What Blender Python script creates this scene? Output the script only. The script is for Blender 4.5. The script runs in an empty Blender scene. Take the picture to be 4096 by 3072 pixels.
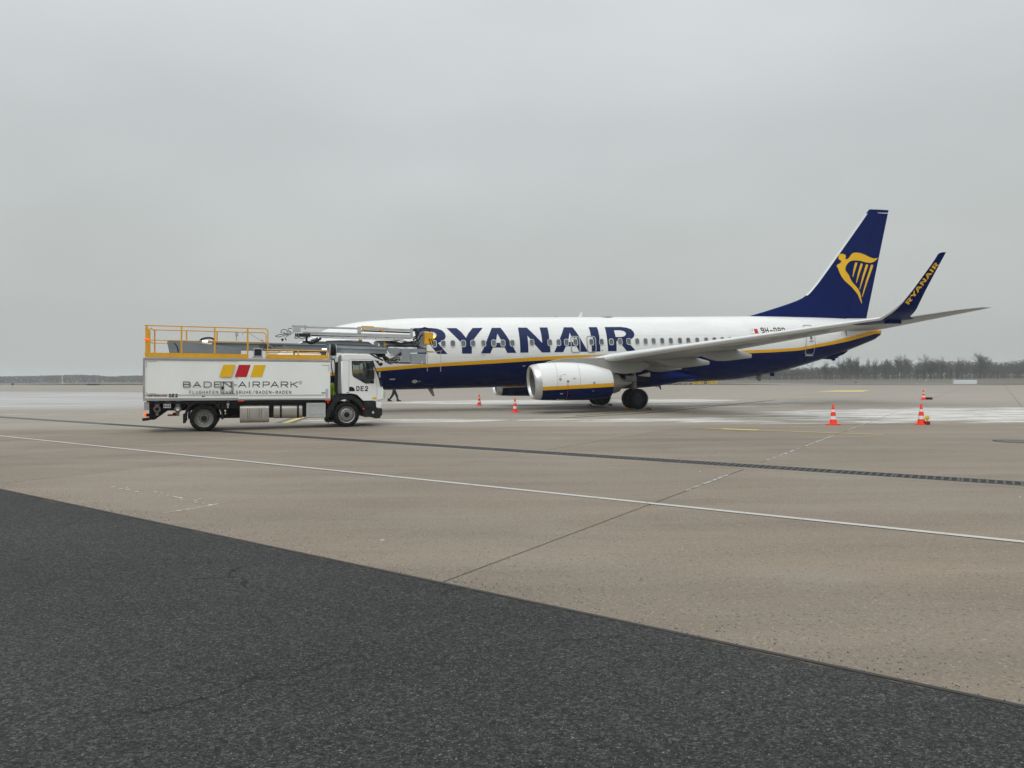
import bpy, bmesh, math, random
from math import sin, cos, pi, radians as rad, sqrt
from mathutils import Vector, Matrix
from mathutils.geometry import tessellate_polygon
random.seed(7)
S = bpy.context.scene
COL = S.collection

# ------------------------------------------------------------------ camera
FPX, CAM_H, PITCH, ROLL = 2784.0, 1.79, .00833, -.00695      # focal length in photo pixels, eye height, tilt
cd = bpy.data.cameras.new('camera'); cam = bpy.data.objects.new('camera', cd); COL.objects.link(cam)
cd.sensor_width = 36.0; cd.lens = FPX/4096*36.0; cd.clip_start = .05; cd.clip_end = 20000
fw = Vector((0, cos(PITCH), -sin(PITCH))); up0 = Vector((0, sin(PITCH), cos(PITCH))); rt0 = Vector((1, 0, 0))
rt = rt0*cos(ROLL)-up0*(-sin(ROLL))*-1
rt = rt0*cos(ROLL)+up0*sin(ROLL)*1.0
up = up0*cos(ROLL)-rt0*sin(ROLL)
M = Matrix((rt, up, -fw)).transposed().to_4x4(); M.translation = (0, 0, CAM_H)
cam.matrix_world = M
S.camera = cam

# ------------------------------------------------------------------ overcast sky and soft sun
SUN_EL, SUN_AZ = rad(52), rad(200)        # azimuth clockwise from +Y: behind the camera, a little to the left
W_ = bpy.data.worlds.new('World'); S.world = W_; W_.use_nodes = True
nt = W_.node_tree; N = nt.nodes; Lk = nt.links; N.clear()
out = N.new('ShaderNodeOutputWorld'); bg = N.new('ShaderNodeBackground'); bg.inputs[1].default_value = .1
sky = N.new('ShaderNodeTexSky'); sky.sky_type = 'NISHITA'; sky.sun_disc = False
sky.sun_elevation = SUN_EL; sky.sun_rotation = SUN_AZ; sky.air_density = 1.5; sky.dust_density = 4
tc = N.new('ShaderNodeTexCoord'); sep = N.new('ShaderNodeSeparateXYZ'); Lk.new(tc.outputs['Generated'], sep.inputs[0])
ramp = N.new('ShaderNodeValToRGB'); Lk.new(sep.outputs[2], ramp.inputs[0])
cr = ramp.color_ramp; cr.interpolation = 'EASE'
SKY = [(0, (.465,.488,.481)), (.05, (.472,.495,.488)), (.18, (.525,.553,.547)), (.30, (.565,.602,.603)), (.44, (.66,.70,.71)), (1, (1.42,1.47,1.49))]
while len(cr.elements) < len(SKY): cr.elements.new(.5)
for e, (p, c) in zip(cr.elements, SKY): e.position = p; e.color = (*c, 1)
mp = N.new('ShaderNodeMapping'); mp.inputs['Scale'].default_value = (1.3, 1.3, 3.2); Lk.new(tc.outputs['Generated'], mp.inputs[0])
no = N.new('ShaderNodeTexNoise'); no.inputs['Scale'].default_value = 1.6; no.inputs['Detail'].default_value = 5; no.inputs['Roughness'].default_value = .45
Lk.new(mp.outputs[0], no.inputs['Vector'])
mr = N.new('ShaderNodeMapRange'); mr.inputs[1].default_value = .25; mr.inputs[2].default_value = .75; mr.inputs[3].default_value = 9.15; mr.inputs[4].default_value = 10.85
Lk.new(no.outputs[0], mr.inputs[0])
vm = N.new('ShaderNodeVectorMath'); vm.operation = 'SCALE'; Lk.new(ramp.outputs[0], vm.inputs[0]); Lk.new(mr.outputs[0], vm.inputs[3])
mx = N.new('ShaderNodeMix'); mx.data_type = 'RGBA'; mx.inputs[0].default_value = .97
Lk.new(sky.outputs[0], mx.inputs[6]); Lk.new(vm.outputs[0], mx.inputs[7]); Lk.new(mx.outputs[2], bg.inputs[0]); Lk.new(bg.outputs[0], out.inputs[0])
sl = bpy.data.lights.new('sun', 'SUN'); sl.energy = 1.15; sl.angle = rad(50); sl.color = (1, .985, .96)
so = bpy.data.objects.new('sun', sl); COL.objects.link(so)
sd = Vector((sin(SUN_AZ)*cos(SUN_EL), cos(SUN_AZ)*cos(SUN_EL), sin(SUN_EL)))
so.rotation_euler = sd.to_track_quat('Z', 'Y').to_euler()
S.view_settings.view_transform = 'Standard'; S.view_settings.look = 'None'
S.view_settings.exposure = 0.0; S.view_settings.gamma = 1; S.view_settings.use_curve_mapping = False
S.cycles.volume_bounces = 1; S.cycles.max_bounces = 8; S.cycles.transparent_max_bounces = 16

# ------------------------------------------------------------------ helpers
def ray(px, py):
    "direction of the line of sight through a photo pixel"
    a = px-2048; b = py-1536; c, s = cos(ROLL), sin(ROLL)
    u = a*c+b*s; v = -a*s+b*c
    x = u/FPX; q = -v/FPX
    return Vector((x, cos(PITCH)+q*sin(PITCH), q*cos(PITCH)-sin(PITCH)))
def ground(px, py, z=0):
    d = ray(px, py); t = (z-CAM_H)/d.z; return Vector((d.x*t, d.y*t, z))
def at(px, Y):
    "world X of photo column px at distance Y (near the horizon)"
    d = ray(px, 1515); return d.x*Y/d.y
class Frame:
    "a vehicle's own axes: s aft/forward along it, y towards its near side, z up"
    def __init__(f, O, yaw, z0=0, slope=0, s0=0): f.O, f.yaw, f.z0, f.sl, f.s0 = Vector(O), yaw, z0, slope, s0
    def hit(f, px, py, y):
        d = ray(px, py); n = Vector((sin(f.yaw), -cos(f.yaw))); e = Vector((cos(f.yaw), sin(f.yaw)))
        t = (f.O@n+y)/(Vector((d.x, d.y))@n); p = Vector((d.x*t, d.y*t))
        s = (p-f.O)@e; z = CAM_H+d.z*t
        return s, z-f.z0-(s-f.s0)*f.sl
    def P(f, px, py, y):
        s, z = f.hit(px, py, y); return Vector((s, -y, z))
    def root(f, name):
        o = bpy.data.objects.new(name, None); COL.objects.link(o)
        o.location = (f.O.x, f.O.y, f.z0-f.s0*f.sl); o.rotation_euler = (0, -math.asin(f.sl), f.yaw); return o
def lerp(a, b, t): return a+(b-a)*t
def interp(x, T):
    if x <= T[0][0]: return T[0][1]
    for (a, u), (b, v) in zip(T, T[1:]):
        if x <= b: return u+(v-u)*(x-a)/(b-a)
    return T[-1][1]
def smooth(T, x):
    "monotone-ish cubic through table T"
    n = len(T)
    if x <= T[0][0]: return T[0][1]
    if x >= T[-1][0]: return T[-1][1]
    for i in range(n-1):
        if x <= T[i+1][0]:
            x0, y0 = T[i]; x1, y1 = T[i+1]; h = x1-x0
            m0 = (T[i+1][1]-T[i-1][1])/(T[i+1][0]-T[i-1][0]) if i else (y1-y0)/h
            m1 = (T[i+2][1]-y0)/(T[i+2][0]-x0) if i+2 < n else (y1-y0)/h
            t = (x-x0)/h
            return (2*t**3-3*t*t+1)*y0+(t**3-2*t*t+t)*h*m0+(-2*t**3+3*t*t)*y1+(t**3-t*t)*h*m1

class MB:
    def __init__(s): s.v = []; s.f = []
    def add(s, vs, fs):
        k = len(s.v); s.v += [tuple(v) for v in vs]; s.f += [tuple(k+i for i in f) for f in fs]; return s
    def box(s, a, b):
        x0, y0, z0 = [min(a[i], b[i]) for i in range(3)]; x1, y1, z1 = [max(a[i], b[i]) for i in range(3)]
        return s.add([(x0,y0,z0),(x1,y0,z0),(x1,y1,z0),(x0,y1,z0),(x0,y0,z1),(x1,y0,z1),(x1,y1,z1),(x0,y1,z1)],
                     [(3,2,1,0),(4,5,6,7),(0,1,5,4),(1,2,6,5),(2,3,7,6),(3,0,4,7)])
    def prism(s, pts, off):
        "planar outline pts (3D) extruded by vector off, caps included"
        n = len(pts); pts = [Vector(p) for p in pts]; off = Vector(off)
        tr = tessellate_polygon([pts])
        s.add(pts+[p+off for p in pts], [tuple(t) for t in tr]+[tuple(n+i for i in reversed(t)) for t in tr]+[(i, (i+1) % n, n+(i+1) % n, n+i) for i in range(n)])
        return s
    def plate(s, pts, hole, off):
        "outline with one hole, extruded"
        pts = [Vector(p) for p in pts]; hole = [Vector(p) for p in hole]; off = Vector(off)
        tr = tessellate_polygon([pts, hole]); al = pts+hole; n = len(al); a = len(pts); h = len(hole)
        s.add(al+[p+off for p in al], [tuple(t) for t in tr]+[tuple(n+i for i in reversed(t)) for t in tr]
              + [(i, (i+1) % a, n+(i+1) % a, n+i) for i in range(a)]+[(a+i, a+(i+1) % h, n+a+(i+1) % h, n+a+i) for i in range(h)])
        return s
    def tube(s, pts, r, n=6, cap=True, closed=False):
        pts = [Vector(p) for p in pts]; m = len(pts); rr = r if isinstance(r, (list, tuple)) else [r]*m
        rings = []; prev = None
        for i, p in enumerate(pts):
            if closed: d = pts[(i+1) % m]-pts[i-1]
            else: d = pts[min(i+1, m-1)]-pts[max(i-1, 0)]
            if d.length < 1e-9: d = Vector((0, 0, 1))
            d.normalize()
            if prev is None:
                a = d.orthogonal().normalized()
                if abs(d.z) < .9: a = Vector((0, 0, 1)).cross(d).normalized()
            else:
                a = prev-d*prev.dot(d)
                if a.length < 1e-6: a = d.orthogonal()
                a.normalize()
            prev = a; b = d.cross(a)
            rings.append([p+(a*cos(2*pi*k/n+pi/n)+b*sin(2*pi*k/n+pi/n))*rr[i] for k in range(n)])
        return s.loft(rings, cap, closed)
    def loft(s, rings, cap=True, closed=False):
        n = len(rings[0]); m = len(rings); vs = [p for r in rings for p in r]; fs = []
        for i in range(m if closed else m-1):
            for k in range(n):
                j = (i+1) % m; fs.append((i*n+k, i*n+(k+1) % n, j*n+(k+1) % n, j*n+k))
        if cap and not closed: fs.append(tuple(range(n-1, -1, -1))); fs.append(tuple((m-1)*n+k for k in range(n)))
        return s.add(vs, fs)
    def lathe(s, prof, c, ax, n=32, cap=False, a0=0, a1=2*pi):
        "prof: (distance along axis, radius)"
        c = Vector(c); ax = Vector(ax).normalized(); a = ax.orthogonal().normalized()
        if abs(ax.z) < .9: a = Vector((0, 0, 1)).cross(ax).normalized()
        b = ax.cross(a); full = abs(a1-a0-2*pi) < 1e-6; m = n if full else n+1
        vs = []; fs = []
        for (t, r) in prof:
            for k in range(m):
                q = a0+(a1-a0)*k/n; vs.append(c+ax*t+(a*cos(q)+b*sin(q))*r)
        for i in range(len(prof)-1):
            for k in range(n):
                fs.append((i*m+k, i*m+(k+1) % m, (i+1)*m+(k+1) % m, (i+1)*m+k))
        if cap and full: fs.append(tuple(range(n-1, -1, -1))); fs.append(tuple((len(prof)-1)*m+k for k in range(n)))
        return s.add(vs, fs)
    def build(s, name, mat, parent=None, ang=35, bevel=0, **props):
        me = bpy.data.meshes.new(name); me.from_pydata(s.v, [], s.f); me.validate(clean_customdata=False); me.update()
        bm = bmesh.new(); bm.from_mesh(me); bmesh.ops.recalc_face_normals(bm, faces=bm.faces); bm.to_mesh(me); bm.free()
        for p in me.polygons: p.use_smooth = ang > 0
        if ang > 0: me.set_sharp_from_angle(angle=rad(ang))
        me.materials.append(mat); o = bpy.data.objects.new(name, me); COL.objects.link(o)
        if parent: o.parent = parent
        if bevel:
            b = o.modifiers.new('bevel', 'BEVEL'); b.width = bevel; b.segments = 2; b.limit_method = 'ANGLE'; b.angle_limit = rad(40)
        for k, v in props.items(): o[k] = v
        return o
def tag(o, label, cat, group=None):
    o['label'] = label; o['category'] = cat
    if group: o['group'] = group
    return o
def empty(name, loc, rz=0):
    o = bpy.data.objects.new(name, None); COL.objects.link(o); o.location = loc; o.rotation_euler = (0, 0, rz); return o
def dup(o, parent=None, **kw):
    c = o.copy(); COL.objects.link(c); c.parent = parent
    for k, v in kw.items(): setattr(c, k, v)
    for ch in list(o.children): dup(ch, c)
    return c

# ------------------------------------------------------------------ materials
def new_mat(name):
    m = bpy.data.materials.new(name); m.use_nodes = True; t = m.node_tree; t.nodes.clear()
    o = t.nodes.new('ShaderNodeOutputMaterial'); p = t.nodes.new('ShaderNodeBsdfPrincipled'); t.links.new(p.outputs[0], o.inputs[0])
    return m, t, p
def nd(t, typ, **kw):
    n = t.nodes.new(typ)
    for k, v in kw.items():
        if isinstance(k, str) and hasattr(n, k): setattr(n, k, v)
    return n
def setin(n, i, v): n.inputs[i].default_value = v
def noise(t, vec, scale, detail=4, rough=.55):
    n = t.nodes.new('ShaderNodeTexNoise'); n.inputs['Scale'].default_value = scale; n.inputs['Detail'].default_value = detail; n.inputs['Roughness'].default_value = rough
    if vec is not None: t.links.new(vec, n.inputs['Vector'])
    return n.outputs[0]
def rng(t, v, a, b, c, d, clamp=True):
    n = t.nodes.new('ShaderNodeMapRange'); n.clamp = clamp
    for i, q in enumerate((a, b, c, d)): n.inputs[i+1].default_value = q
    t.links.new(v, n.inputs[0]); return n.outputs[0]
def mth(t, op, a, b=None, c=None):
    n = t.nodes.new('ShaderNodeMath'); n.operation = op
    for i, q in enumerate((a, b, c)):
        if q is None: continue
        if isinstance(q, (int, float)): n.inputs[i].default_value = q
        else: t.links.new(q, n.inputs[i])
    return n.outputs[0]
def mixc(t, f, a, b, mode='MIX'):
    n = t.nodes.new('ShaderNodeMix'); n.data_type = 'RGBA'; n.blend_type = mode
    for i, q in ((0, f), (6, a), (7, b)):
        if isinstance(q, (int, float)): n.inputs[i].default_value = q
        elif isinstance(q, tuple): n.inputs[i].default_value = (*q, 1)
        else: t.links.new(q, n.inputs[i])
    return n.outputs[2]
def mapping(t, vec, loc=(0,0,0), rot=(0,0,0), sc=(1,1,1)):
    n = t.nodes.new('ShaderNodeMapping'); n.inputs[1].default_value = loc; n.inputs[2].default_value = rot; n.inputs[3].default_value = sc
    t.links.new(vec, n.inputs[0]); return n.outputs[0]
def paint(name, col, rough=.4, metal=0, var=.12, scale=1.5, coat=0, stretch=(1,1,1), bump=0, spec=.4):
    m, t, p = new_mat(name); p.inputs['Specular IOR Level'].default_value = spec
    tc = t.nodes.new('ShaderNodeTexCoord'); v = mapping(t, tc.outputs['Object'], sc=stretch)
    a = noise(t, v, scale, 6, .6); b = noise(t, v, scale*9, 3)
    f = mth(t, 'ADD', rng(t, a, .3, .7, 1-var, 1+var*.35), rng(t, b, .3, .7, -var*.35, var*.2))
    vm = t.nodes.new('ShaderNodeVectorMath'); vm.operation = 'SCALE'; vm.inputs[0].default_value = col; t.links.new(f, vm.inputs[3])
    t.links.new(vm.outputs[0], p.inputs['Base Color'])
    t.links.new(rng(t, a, .25, .75, max(.03, rough-.07), min(1, rough+.12)), p.inputs['Roughness'])
    p.inputs['Metallic'].default_value = metal
    if coat: p.inputs['Coat Weight'].default_value = coat; p.inputs['Coat Roughness'].default_value = .08
    if bump:
        bn = t.nodes.new('ShaderNodeBump'); bn.inputs['Strength'].default_value = .4; bn.inputs['Distance'].default_value = bump; t.links.new(b, bn.inputs['Height']); t.links.new(bn.outputs[0], p.inputs['Normal'])
    return m
def glow(name, col, st):
    m, t, p = new_mat(name); p.inputs['Base Color'].default_value = (*col, 1); p.inputs['Emission Color'].default_value = (*col, 1); p.inputs['Emission Strength'].default_value = st; return m
WHITE = (.74, .75, .74); YEL = (.74, .385, .004); BLUE = (.001, .007, .062)
M_ = dict(
 white=paint('white_paint', (.80,.81,.80), .3, var=.05, scale=.8), boxwhite=paint('box_white', (.81,.835,.812), .42, var=.05, scale=.7, stretch=(1,1,.3)),
 wing=paint('wing_grey', (.30,.302,.287), .42, var=.16, scale=1.1, stretch=(.5,2,1)), wingedge=paint('slat_metal', (.70,.71,.71), .33, metal=.2, var=.06),
 blue=paint('navy_paint', (.0015, .0100, .088), .4, var=.05, spec=.04), logoblue=paint('navy_lettering', (.006,.017,.080), .35, var=.10, scale=2, spec=.18), yellow=paint('yellow_livery', YEL, .3, var=.06),
 rail=paint('rail_yellow', (.74,.38,.015), .45, var=.14, scale=3), grey=paint('boom_grey', (.20,.225,.245), .45, var=.13, scale=2), ltgrey=paint('aluminium_profile', (.52,.53,.53), .38, metal=.35, var=.12, scale=4),
 panelgrey=paint('cabinet_grey', (.27,.30,.325), .4, var=.08), steel=paint('stainless_tank', (.50,.47,.43), .34, metal=.75, var=.14, scale=3, stretch=(1,1,.4)),
 dull=paint('bare_metal', (.27,.26,.24), .42, metal=.7, var=.2, scale=4), black=paint('black_rubber', (.010,.011,.012), .6, var=.3, scale=6, spec=.2), plastic=paint('black_plastic', (.015,.016,.018), .55, var=.25, scale=5, spec=.25),
 dark=paint('dark_steel', (.018,.019,.022), .55, var=.35, scale=5, spec=.3), tyre=paint('tyre', (.008,.0085,.009), .8, var=.3, scale=8, spec=.2), lip=paint('inlet_lip_metal', (.60,.60,.60), .3, metal=.7, var=.08), duct=paint('inlet_duct', (.16,.16,.16), .5, var=.1),  # duct grey is darkened to include the shade inside the inlet
 fan=paint('fan_blade', (.09,.09,.10), .35, metal=.6), hub=paint('wheel_hub_navy', (.014,.018,.036), .45, var=.25, scale=7, spec=.3), rim=paint('truck_rim', (.36,.35,.34), .4, metal=.5, var=.2, scale=9),
 trim=paint('aluminium_trim', (.42,.40,.38), .35, metal=.5, var=.15, scale=4, stretch=(.3,1,1)), red=paint('red_plastic', (.62,.025,.015), .4, var=.12, scale=5),
 orange=paint('cone_orange', (.95,.045,.016), .45, var=.08, scale=6), reflect=paint('cone_reflective', (.74,.72,.72), .35, var=.1, scale=14), chock=paint('chock_amber', (.52,.22,.02), .5, var=.25, scale=10),
 ink=paint('black_print', (.006,.0065,.008), .5, var=.1, spec=.1), inkred=paint('red_print', (.52,.004,.012), .4, var=.03), inkyel=paint('yellow_print', (.80,.47,.005), .4, var=.03), inkdred=paint('maroon_print', (.22,.02,.03), .5), green=paint('green_print', (.02,.16,.09), .5),
 greytape=paint('grey_tape', (.50,.51,.51), .5), winframe=paint('window_frame', (.55,.56,.56), .35, metal=.2, var=.08), doorline=paint('door_seal_grey', (.33,.34,.34), .4), wingtext=paint('underwing_print', (.23,.22,.20), .5, var=.3, scale=6),
 barrier=paint('barrier_white', (.66,.69,.72), .5, var=.06), navy=paint('work_trousers', (.010,.016,.035), .85, var=.3, scale=14), boot=paint('boots', (.01,.01,.012), .6), skin=paint('skin', (.45,.26,.19), .5), hivis=paint('hivis_yellow', (.62,.86,.03), .8, var=.1, scale=9), hair=paint('hair', (.03,.02,.015), .7),
 bark=paint('winter_bark', (.098,.092,.084), .95, var=.35, scale=.3), conifer=paint('conifer_needles', (.022,.032,.024), .9, var=.4, scale=.6), signyel=paint('sign_yellow', (.70,.48,.03), .5),
 amber=glow('amber_lamp', (1, .45, .03), 3.0), whitelamp=glow('white_lamp', (1, .98, .95), 1.6), redlamp=glow('red_lamp', (1, .10, .02), 1.0), lens=paint('lens_yellow', (.72,.55,.03), .15), redbase=paint('lamp_base_red', (.20,.012,.016), .45), cabinglass=None)
def window_mat():
    m, t, p = new_mat('cabin_pane'); tc = t.nodes.new('ShaderNodeObjectInfo')
    v = t.nodes.new('ShaderNodeTexCoord')
    a = noise(t, v.outputs['Object'], 4, 2)
    f = mth(t, 'ADD', rng(t, tc.outputs['Random'], 0, 1, .75, 1.2), rng(t, a, .35, .65, -.1, .15))
    vm = t.nodes.new('ShaderNodeVectorMath'); vm.operation = 'SCALE'; vm.inputs[0].default_value = (.115, .125, .125); t.links.new(f, vm.inputs[3]); t.links.new(vm.outputs[0], p.inputs['Base Color'])
    p.inputs['Roughness'].default_value = .12; return m
M_['pane'] = window_mat()
def glass_mat():
    m, t, p = new_mat('cab_glass'); o = [n for n in t.nodes if n.type == 'OUTPUT_MATERIAL'][0]
    tr = t.nodes.new('ShaderNodeBsdfTransparent'); tr.inputs[0].default_value = (.80, .84, .83, 1)
    gl = t.nodes.new('ShaderNodeBsdfGlossy'); gl.inputs['Roughness'].default_value = .02
    fr = t.nodes.new('ShaderNodeFresnel'); fr.inputs[0].default_value = 1.5; mx = t.nodes.new('ShaderNodeMixShader')
    t.links.new(fr.outputs[0], mx.inputs[0]); t.links.new(tr.outputs[0], mx.inputs[1]); t.links.new(gl.outputs[0], mx.inputs[2]); t.links.new(mx.outputs[0], o.inputs[0]); return m
M_['glass'] = glass_mat()
def livery(name, blue=BLUE, lines=True):
    "white above, yellow band, navy below, from the per-vertex livery height"
    m, t, p = new_mat(name)
    at_ = t.nodes.new('ShaderNodeAttribute'); at_.attribute_name = 'livery'
    tc = t.nodes.new('ShaderNodeTexCoord'); ob = tc.outputs['Object']
    a = noise(t, mapping(t, ob, sc=(.35, 1, 1.6)), 1.2, 7, .6); b = noise(t, mapping(t, ob, sc=(.25, 1, 3)), 6, 4)
    c = mixc(t, mth(t, 'GREATER_THAN', at_.outputs['Fac'], 0), blue, YEL); c = mixc(t, mth(t, 'GREATER_THAN', at_.outputs['Fac'], 1), c, WHITE)
    f = mth(t, 'ADD', rng(t, a, .3, .7, .93, 1.02), rng(t, b, .3, .7, -.025, .02))
    if lines:
        sp = t.nodes.new('ShaderNodeSeparateXYZ'); t.links.new(ob, sp.inputs[0])
        for z in (4.13, 3.0, 2.1):
            f = mth(t, 'MULTIPLY', f, mth(t, 'SUBTRACT', 1, mth(t, 'MULTIPLY', mth(t, 'LESS_THAN', mth(t, 'ABSOLUTE', mth(t, 'SUBTRACT', sp.outputs[2], z)), .008), .22)))
        u = mth(t, 'ABSOLUTE', mth(t, 'SUBTRACT', mth(t, 'FRACT', mth(t, 'MULTIPLY', sp.outputs[0], .394)), .5))
        f = mth(t, 'MULTIPLY', f, mth(t, 'SUBTRACT', 1, mth(t, 'MULTIPLY', mth(t, 'LESS_THAN', u, .003), .15)))
    vm = t.nodes.new('ShaderNodeVectorMath'); vm.operation = 'SCALE'; t.links.new(c, vm.inputs[0]); t.links.new(f, vm.inputs[3]); t.links.new(vm.outputs[0], p.inputs['Base Color'])
    t.links.new(rng(t, a, .3, .7, .16, .32), p.inputs['Roughness']); t.links.new(mth(t, 'ADD', .05, mth(t, 'MULTIPLY', mth(t, 'GREATER_THAN', at_.outputs['Fac'], 0), .3)), p.inputs['Specular IOR Level'])
    bn = t.nodes.new('ShaderNodeBump'); bn.inputs['Strength'].default_value = .25; bn.inputs['Distance'].default_value = .004; t.links.new(noise(t, mapping(t, ob, sc=(1, 1, .7)), 2.2, 2), bn.inputs['Height']); t.links.new(bn.outputs[0], p.inputs['Normal'])
    return m
M_['livery'] = livery('fuselage_livery'); M_['nacelle'] = livery('nacelle_livery', lines=False)

# ------------------------------------------------------------------ ground
GA = rad(-34.8); E1 = Vector((cos(GA), sin(GA))); E2 = Vector((-sin(GA), cos(GA)))      # along the drain, across it
def uv(u, v, z=0): p = E1*u+E2*v; return Vector((p.x, p.y, z))
def UV(px, py): g = ground(px, py).to_2d(); return g@E1, g@E2
FROST = [  # centre X, Y, half-lengths, turn, strength
 (27, 32, 24, 9.5, -.02, 1.3), (15, 28.4, 13, 3.8, -.04, 1.15), (8, 43, 17, 4.5, .05, 1.1), (4, 53, 20, 7, 0, 1.3), (-5, 29.8, 7, 2.0, -.02, 1.25), (6, 29.3, 9, 2.0, -.02, 1.15), (-10, 41, 8, 2.5, 0, .7), (-24.5, 38.5, 6, 3.0, -.1, .80), (8, 34.5, 9, 3, 0, .8), (30, 62, 24, 5, 0, .7), (50, 88, 24, 6, 0, .6), (-120, 170, 60, 10, .1, .7), (16, 50, 10, 5, 0, .9)]
def apron_mat(joints):
    m, t, p = new_mat('apron_concrete')
    ge = t.nodes.new('ShaderNodeNewGeometry'); P = ge.outputs['Position']
    R = mapping(t, P, rot=(0, 0, -GA))
    a = noise(t, P, .09, 5, .6); b = noise(t, mapping(t, P, sc=(.35, 1.6, 1)), .55, 6, .6); c = noise(t, P, 34, 4, .65); d = noise(t, P, 140, 2, .7)
    oi = t.nodes.new('ShaderNodeObjectInfo')
    f = mth(t, 'ADD', rng(t, a, .3, .7, .86, 1.1), rng(t, b, .3, .7, -.10, .08))
    f = mth(t, 'ADD', f, rng(t, c, .3, .7, -.13, .10)); f = mth(t, 'ADD', f, rng(t, noise(t, mapping(t, P, rot=(0, 0, .06), sc=(.12, .9, 1)), 1.1, 5, .6), .3, .7, -.13, .11)); f = mth(t, 'ADD', f, rng(t, d, .3, .72, -.10, .12))
    f = mth(t, 'ADD', f, rng(t, oi.outputs['Random'], 0, 1, -.055, .055))
    vg = t.nodes.new('ShaderNodeTexVoronoi'); vg.inputs['Scale'].default_value = 62; t.links.new(P, vg.inputs['Vector']); vr = t.nodes.new('ShaderNodeSeparateColor'); t.links.new(vg.outputs['Color'], vr.inputs[0])
    f = mth(t, 'ADD', f, rng(t, vr.outputs[0], 0, 1, -.10, .10)); f = mth(t, 'ADD', f, mth(t, 'MULTIPLY', rng(t, vr.outputs[1], .965, .975, 0, 1), .35)); f = mth(t, 'SUBTRACT', f, mth(t, 'MULTIPLY', rng(t, vr.outputs[2], .975, .98, 0, 1), .40))
    # dark stones and holes, sharper nearer the asphalt edge
    sp = t.nodes.new('ShaderNodeSeparateXYZ'); t.links.new(R, sp.inputs[0])
    near = rng(t, sp.outputs[1], 4.6, 6.2, 1, 0)
    st = rng(t, noise(t, P, 75, 2, .6), .60, .70, 0, 1); f = mth(t, 'SUBTRACT', f, mth(t, 'MULTIPLY', st, mth(t, 'ADD', .10, mth(t, 'MULTIPLY', near, .35))))
    base = mixc(t, rng(t, noise(t, P, .22, 3), .35, .7, 0, 1), (.220, .180, .136), (.228, .193, .152))
    base = mixc(t, rng(t, sp.outputs[1], 12, 70, 0, .6), base, (.240, .213, .178))
    vm = t.nodes.new('ShaderNodeVectorMath'); vm.operation = 'SCALE'; t.links.new(base, vm.inputs[0]); t.links.new(f, vm.inputs[3]); col = vm.outputs[0]
    syz = t.nodes.new('ShaderNodeSeparateXYZ'); t.links.new(P, syz.inputs[0])
    film = mth(t, 'MULTIPLY', rng(t, mth(t, 'ADD', syz.outputs[1], mth(t, 'MULTIPLY', noise(t, mapping(t, P, sc=(.1, .3, 1)), 1, 4), 3)), 26.8, 28.2, 0, .33), rng(t, syz.outputs[1], 60, 110, 1, .55)); col = mixc(t, film, col, (.40, .375, .335))
    pale = rng(t, noise(t, mapping(t, P, rot=(0, 0, .1), sc=(.5, 1.0, 1)), .45, 4, .6), .55, .72, 0, .34); col = mixc(t, pale, col, (.27, .255, .235))
    # faint damp streaks
    wet = rng(t, noise(t, mapping(t, P, rot=(0, 0, .05), sc=(.16, 1.0, 1)), .5, 5, .65), .54, .66, 0, .16); col = mixc(t, wet, col, (.14, .125, .11))
    if joints:
        for ax, step, off in ((0, 5.2, 4.0), (1, 4.8, 0.0)):
            u = mth(t, 'ABSOLUTE', mth(t, 'SUBTRACT', mth(t, 'FRACT', mth(t, 'DIVIDE', mth(t, 'ADD', sp.outputs[ax], off+500*step+step/2), step)), .5))
            col = mixc(t, mth(t, 'MULTIPLY', mth(t, 'LESS_THAN', u, .006), .55), col, (.07, .062, .055))
    # dry white frost and de-icing residue, blown in streaks
    mask = None
    for (x, y, rx, ry, tn, s) in FROST:
        q = mapping(t, P, loc=(0, 0, 0)); n = t.nodes.new('ShaderNodeMapping'); n.vector_type = 'TEXTURE'; n.inputs[1].default_value = (x, y, 0); n.inputs[2].default_value = (0, 0, tn); n.inputs[3].default_value = (rx, ry, 1e4); t.links.new(P, n.inputs[0])
        g = t.nodes.new('ShaderNodeTexGradient'); g.gradient_type = 'SPHERICAL'; t.links.new(n.outputs[0], g.inputs[0])
        k = rng(t, g.outputs['Fac'], 0, .42, 0, s)
        mask = k if mask is None else mth(t, 'MAXIMUM', mask, k)
    st1 = noise(t, mapping(t, P, rot=(0, 0, .02), sc=(.17, 1.25, 1)), 1.25, 7, .72); st2 = noise(t, mapping(t, P, rot=(0, 0, -.22), sc=(.22, 1.5, 1)), 1.9, 5, .65)
    s_ = mth(t, 'ADD', mth(t, 'MULTIPLY', st1, .7), mth(t, 'MULTIPLY', st2, .3))
    th = rng(t, mask, 0, 1.25, .72, .472, False)
    fr = mth(t, 'MULTIPLY', rng(t, mth(t, 'SUBTRACT', s_, th), 0, .03, 0, 1), rng(t, noise(t, mapping(t, P, sc=(.2, .8, 1)), 1.7, 4, .6), .35, .65, .45, .98))
    col = mixc(t, fr, col, (.66, .66, .64))
    # a smooth thin sheet of frost far on the left
    n = t.nodes.new('ShaderNodeMapping'); n.vector_type = 'TEXTURE'; n.inputs[1].default_value = (-86, 92, 0); n.inputs[2].default_value = (0, 0, -.50); n.inputs[3].default_value = (92, 32, 1e4); t.links.new(P, n.inputs[0])
    g = t.nodes.new('ShaderNodeTexGradient'); g.gradient_type = 'SPHERICAL'; t.links.new(n.outputs[0], g.inputs[0])
    sh = mth(t, 'MULTIPLY', rng(t, g.outputs['Fac'], .06, .20, 0, .68), rng(t, noise(t, mapping(t, P, sc=(.04, .35, 1)), 1.2, 6, .65), .36, .58, .25, 1)); col = mixc(t, sh, col, (.47, .49, .51))
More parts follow.
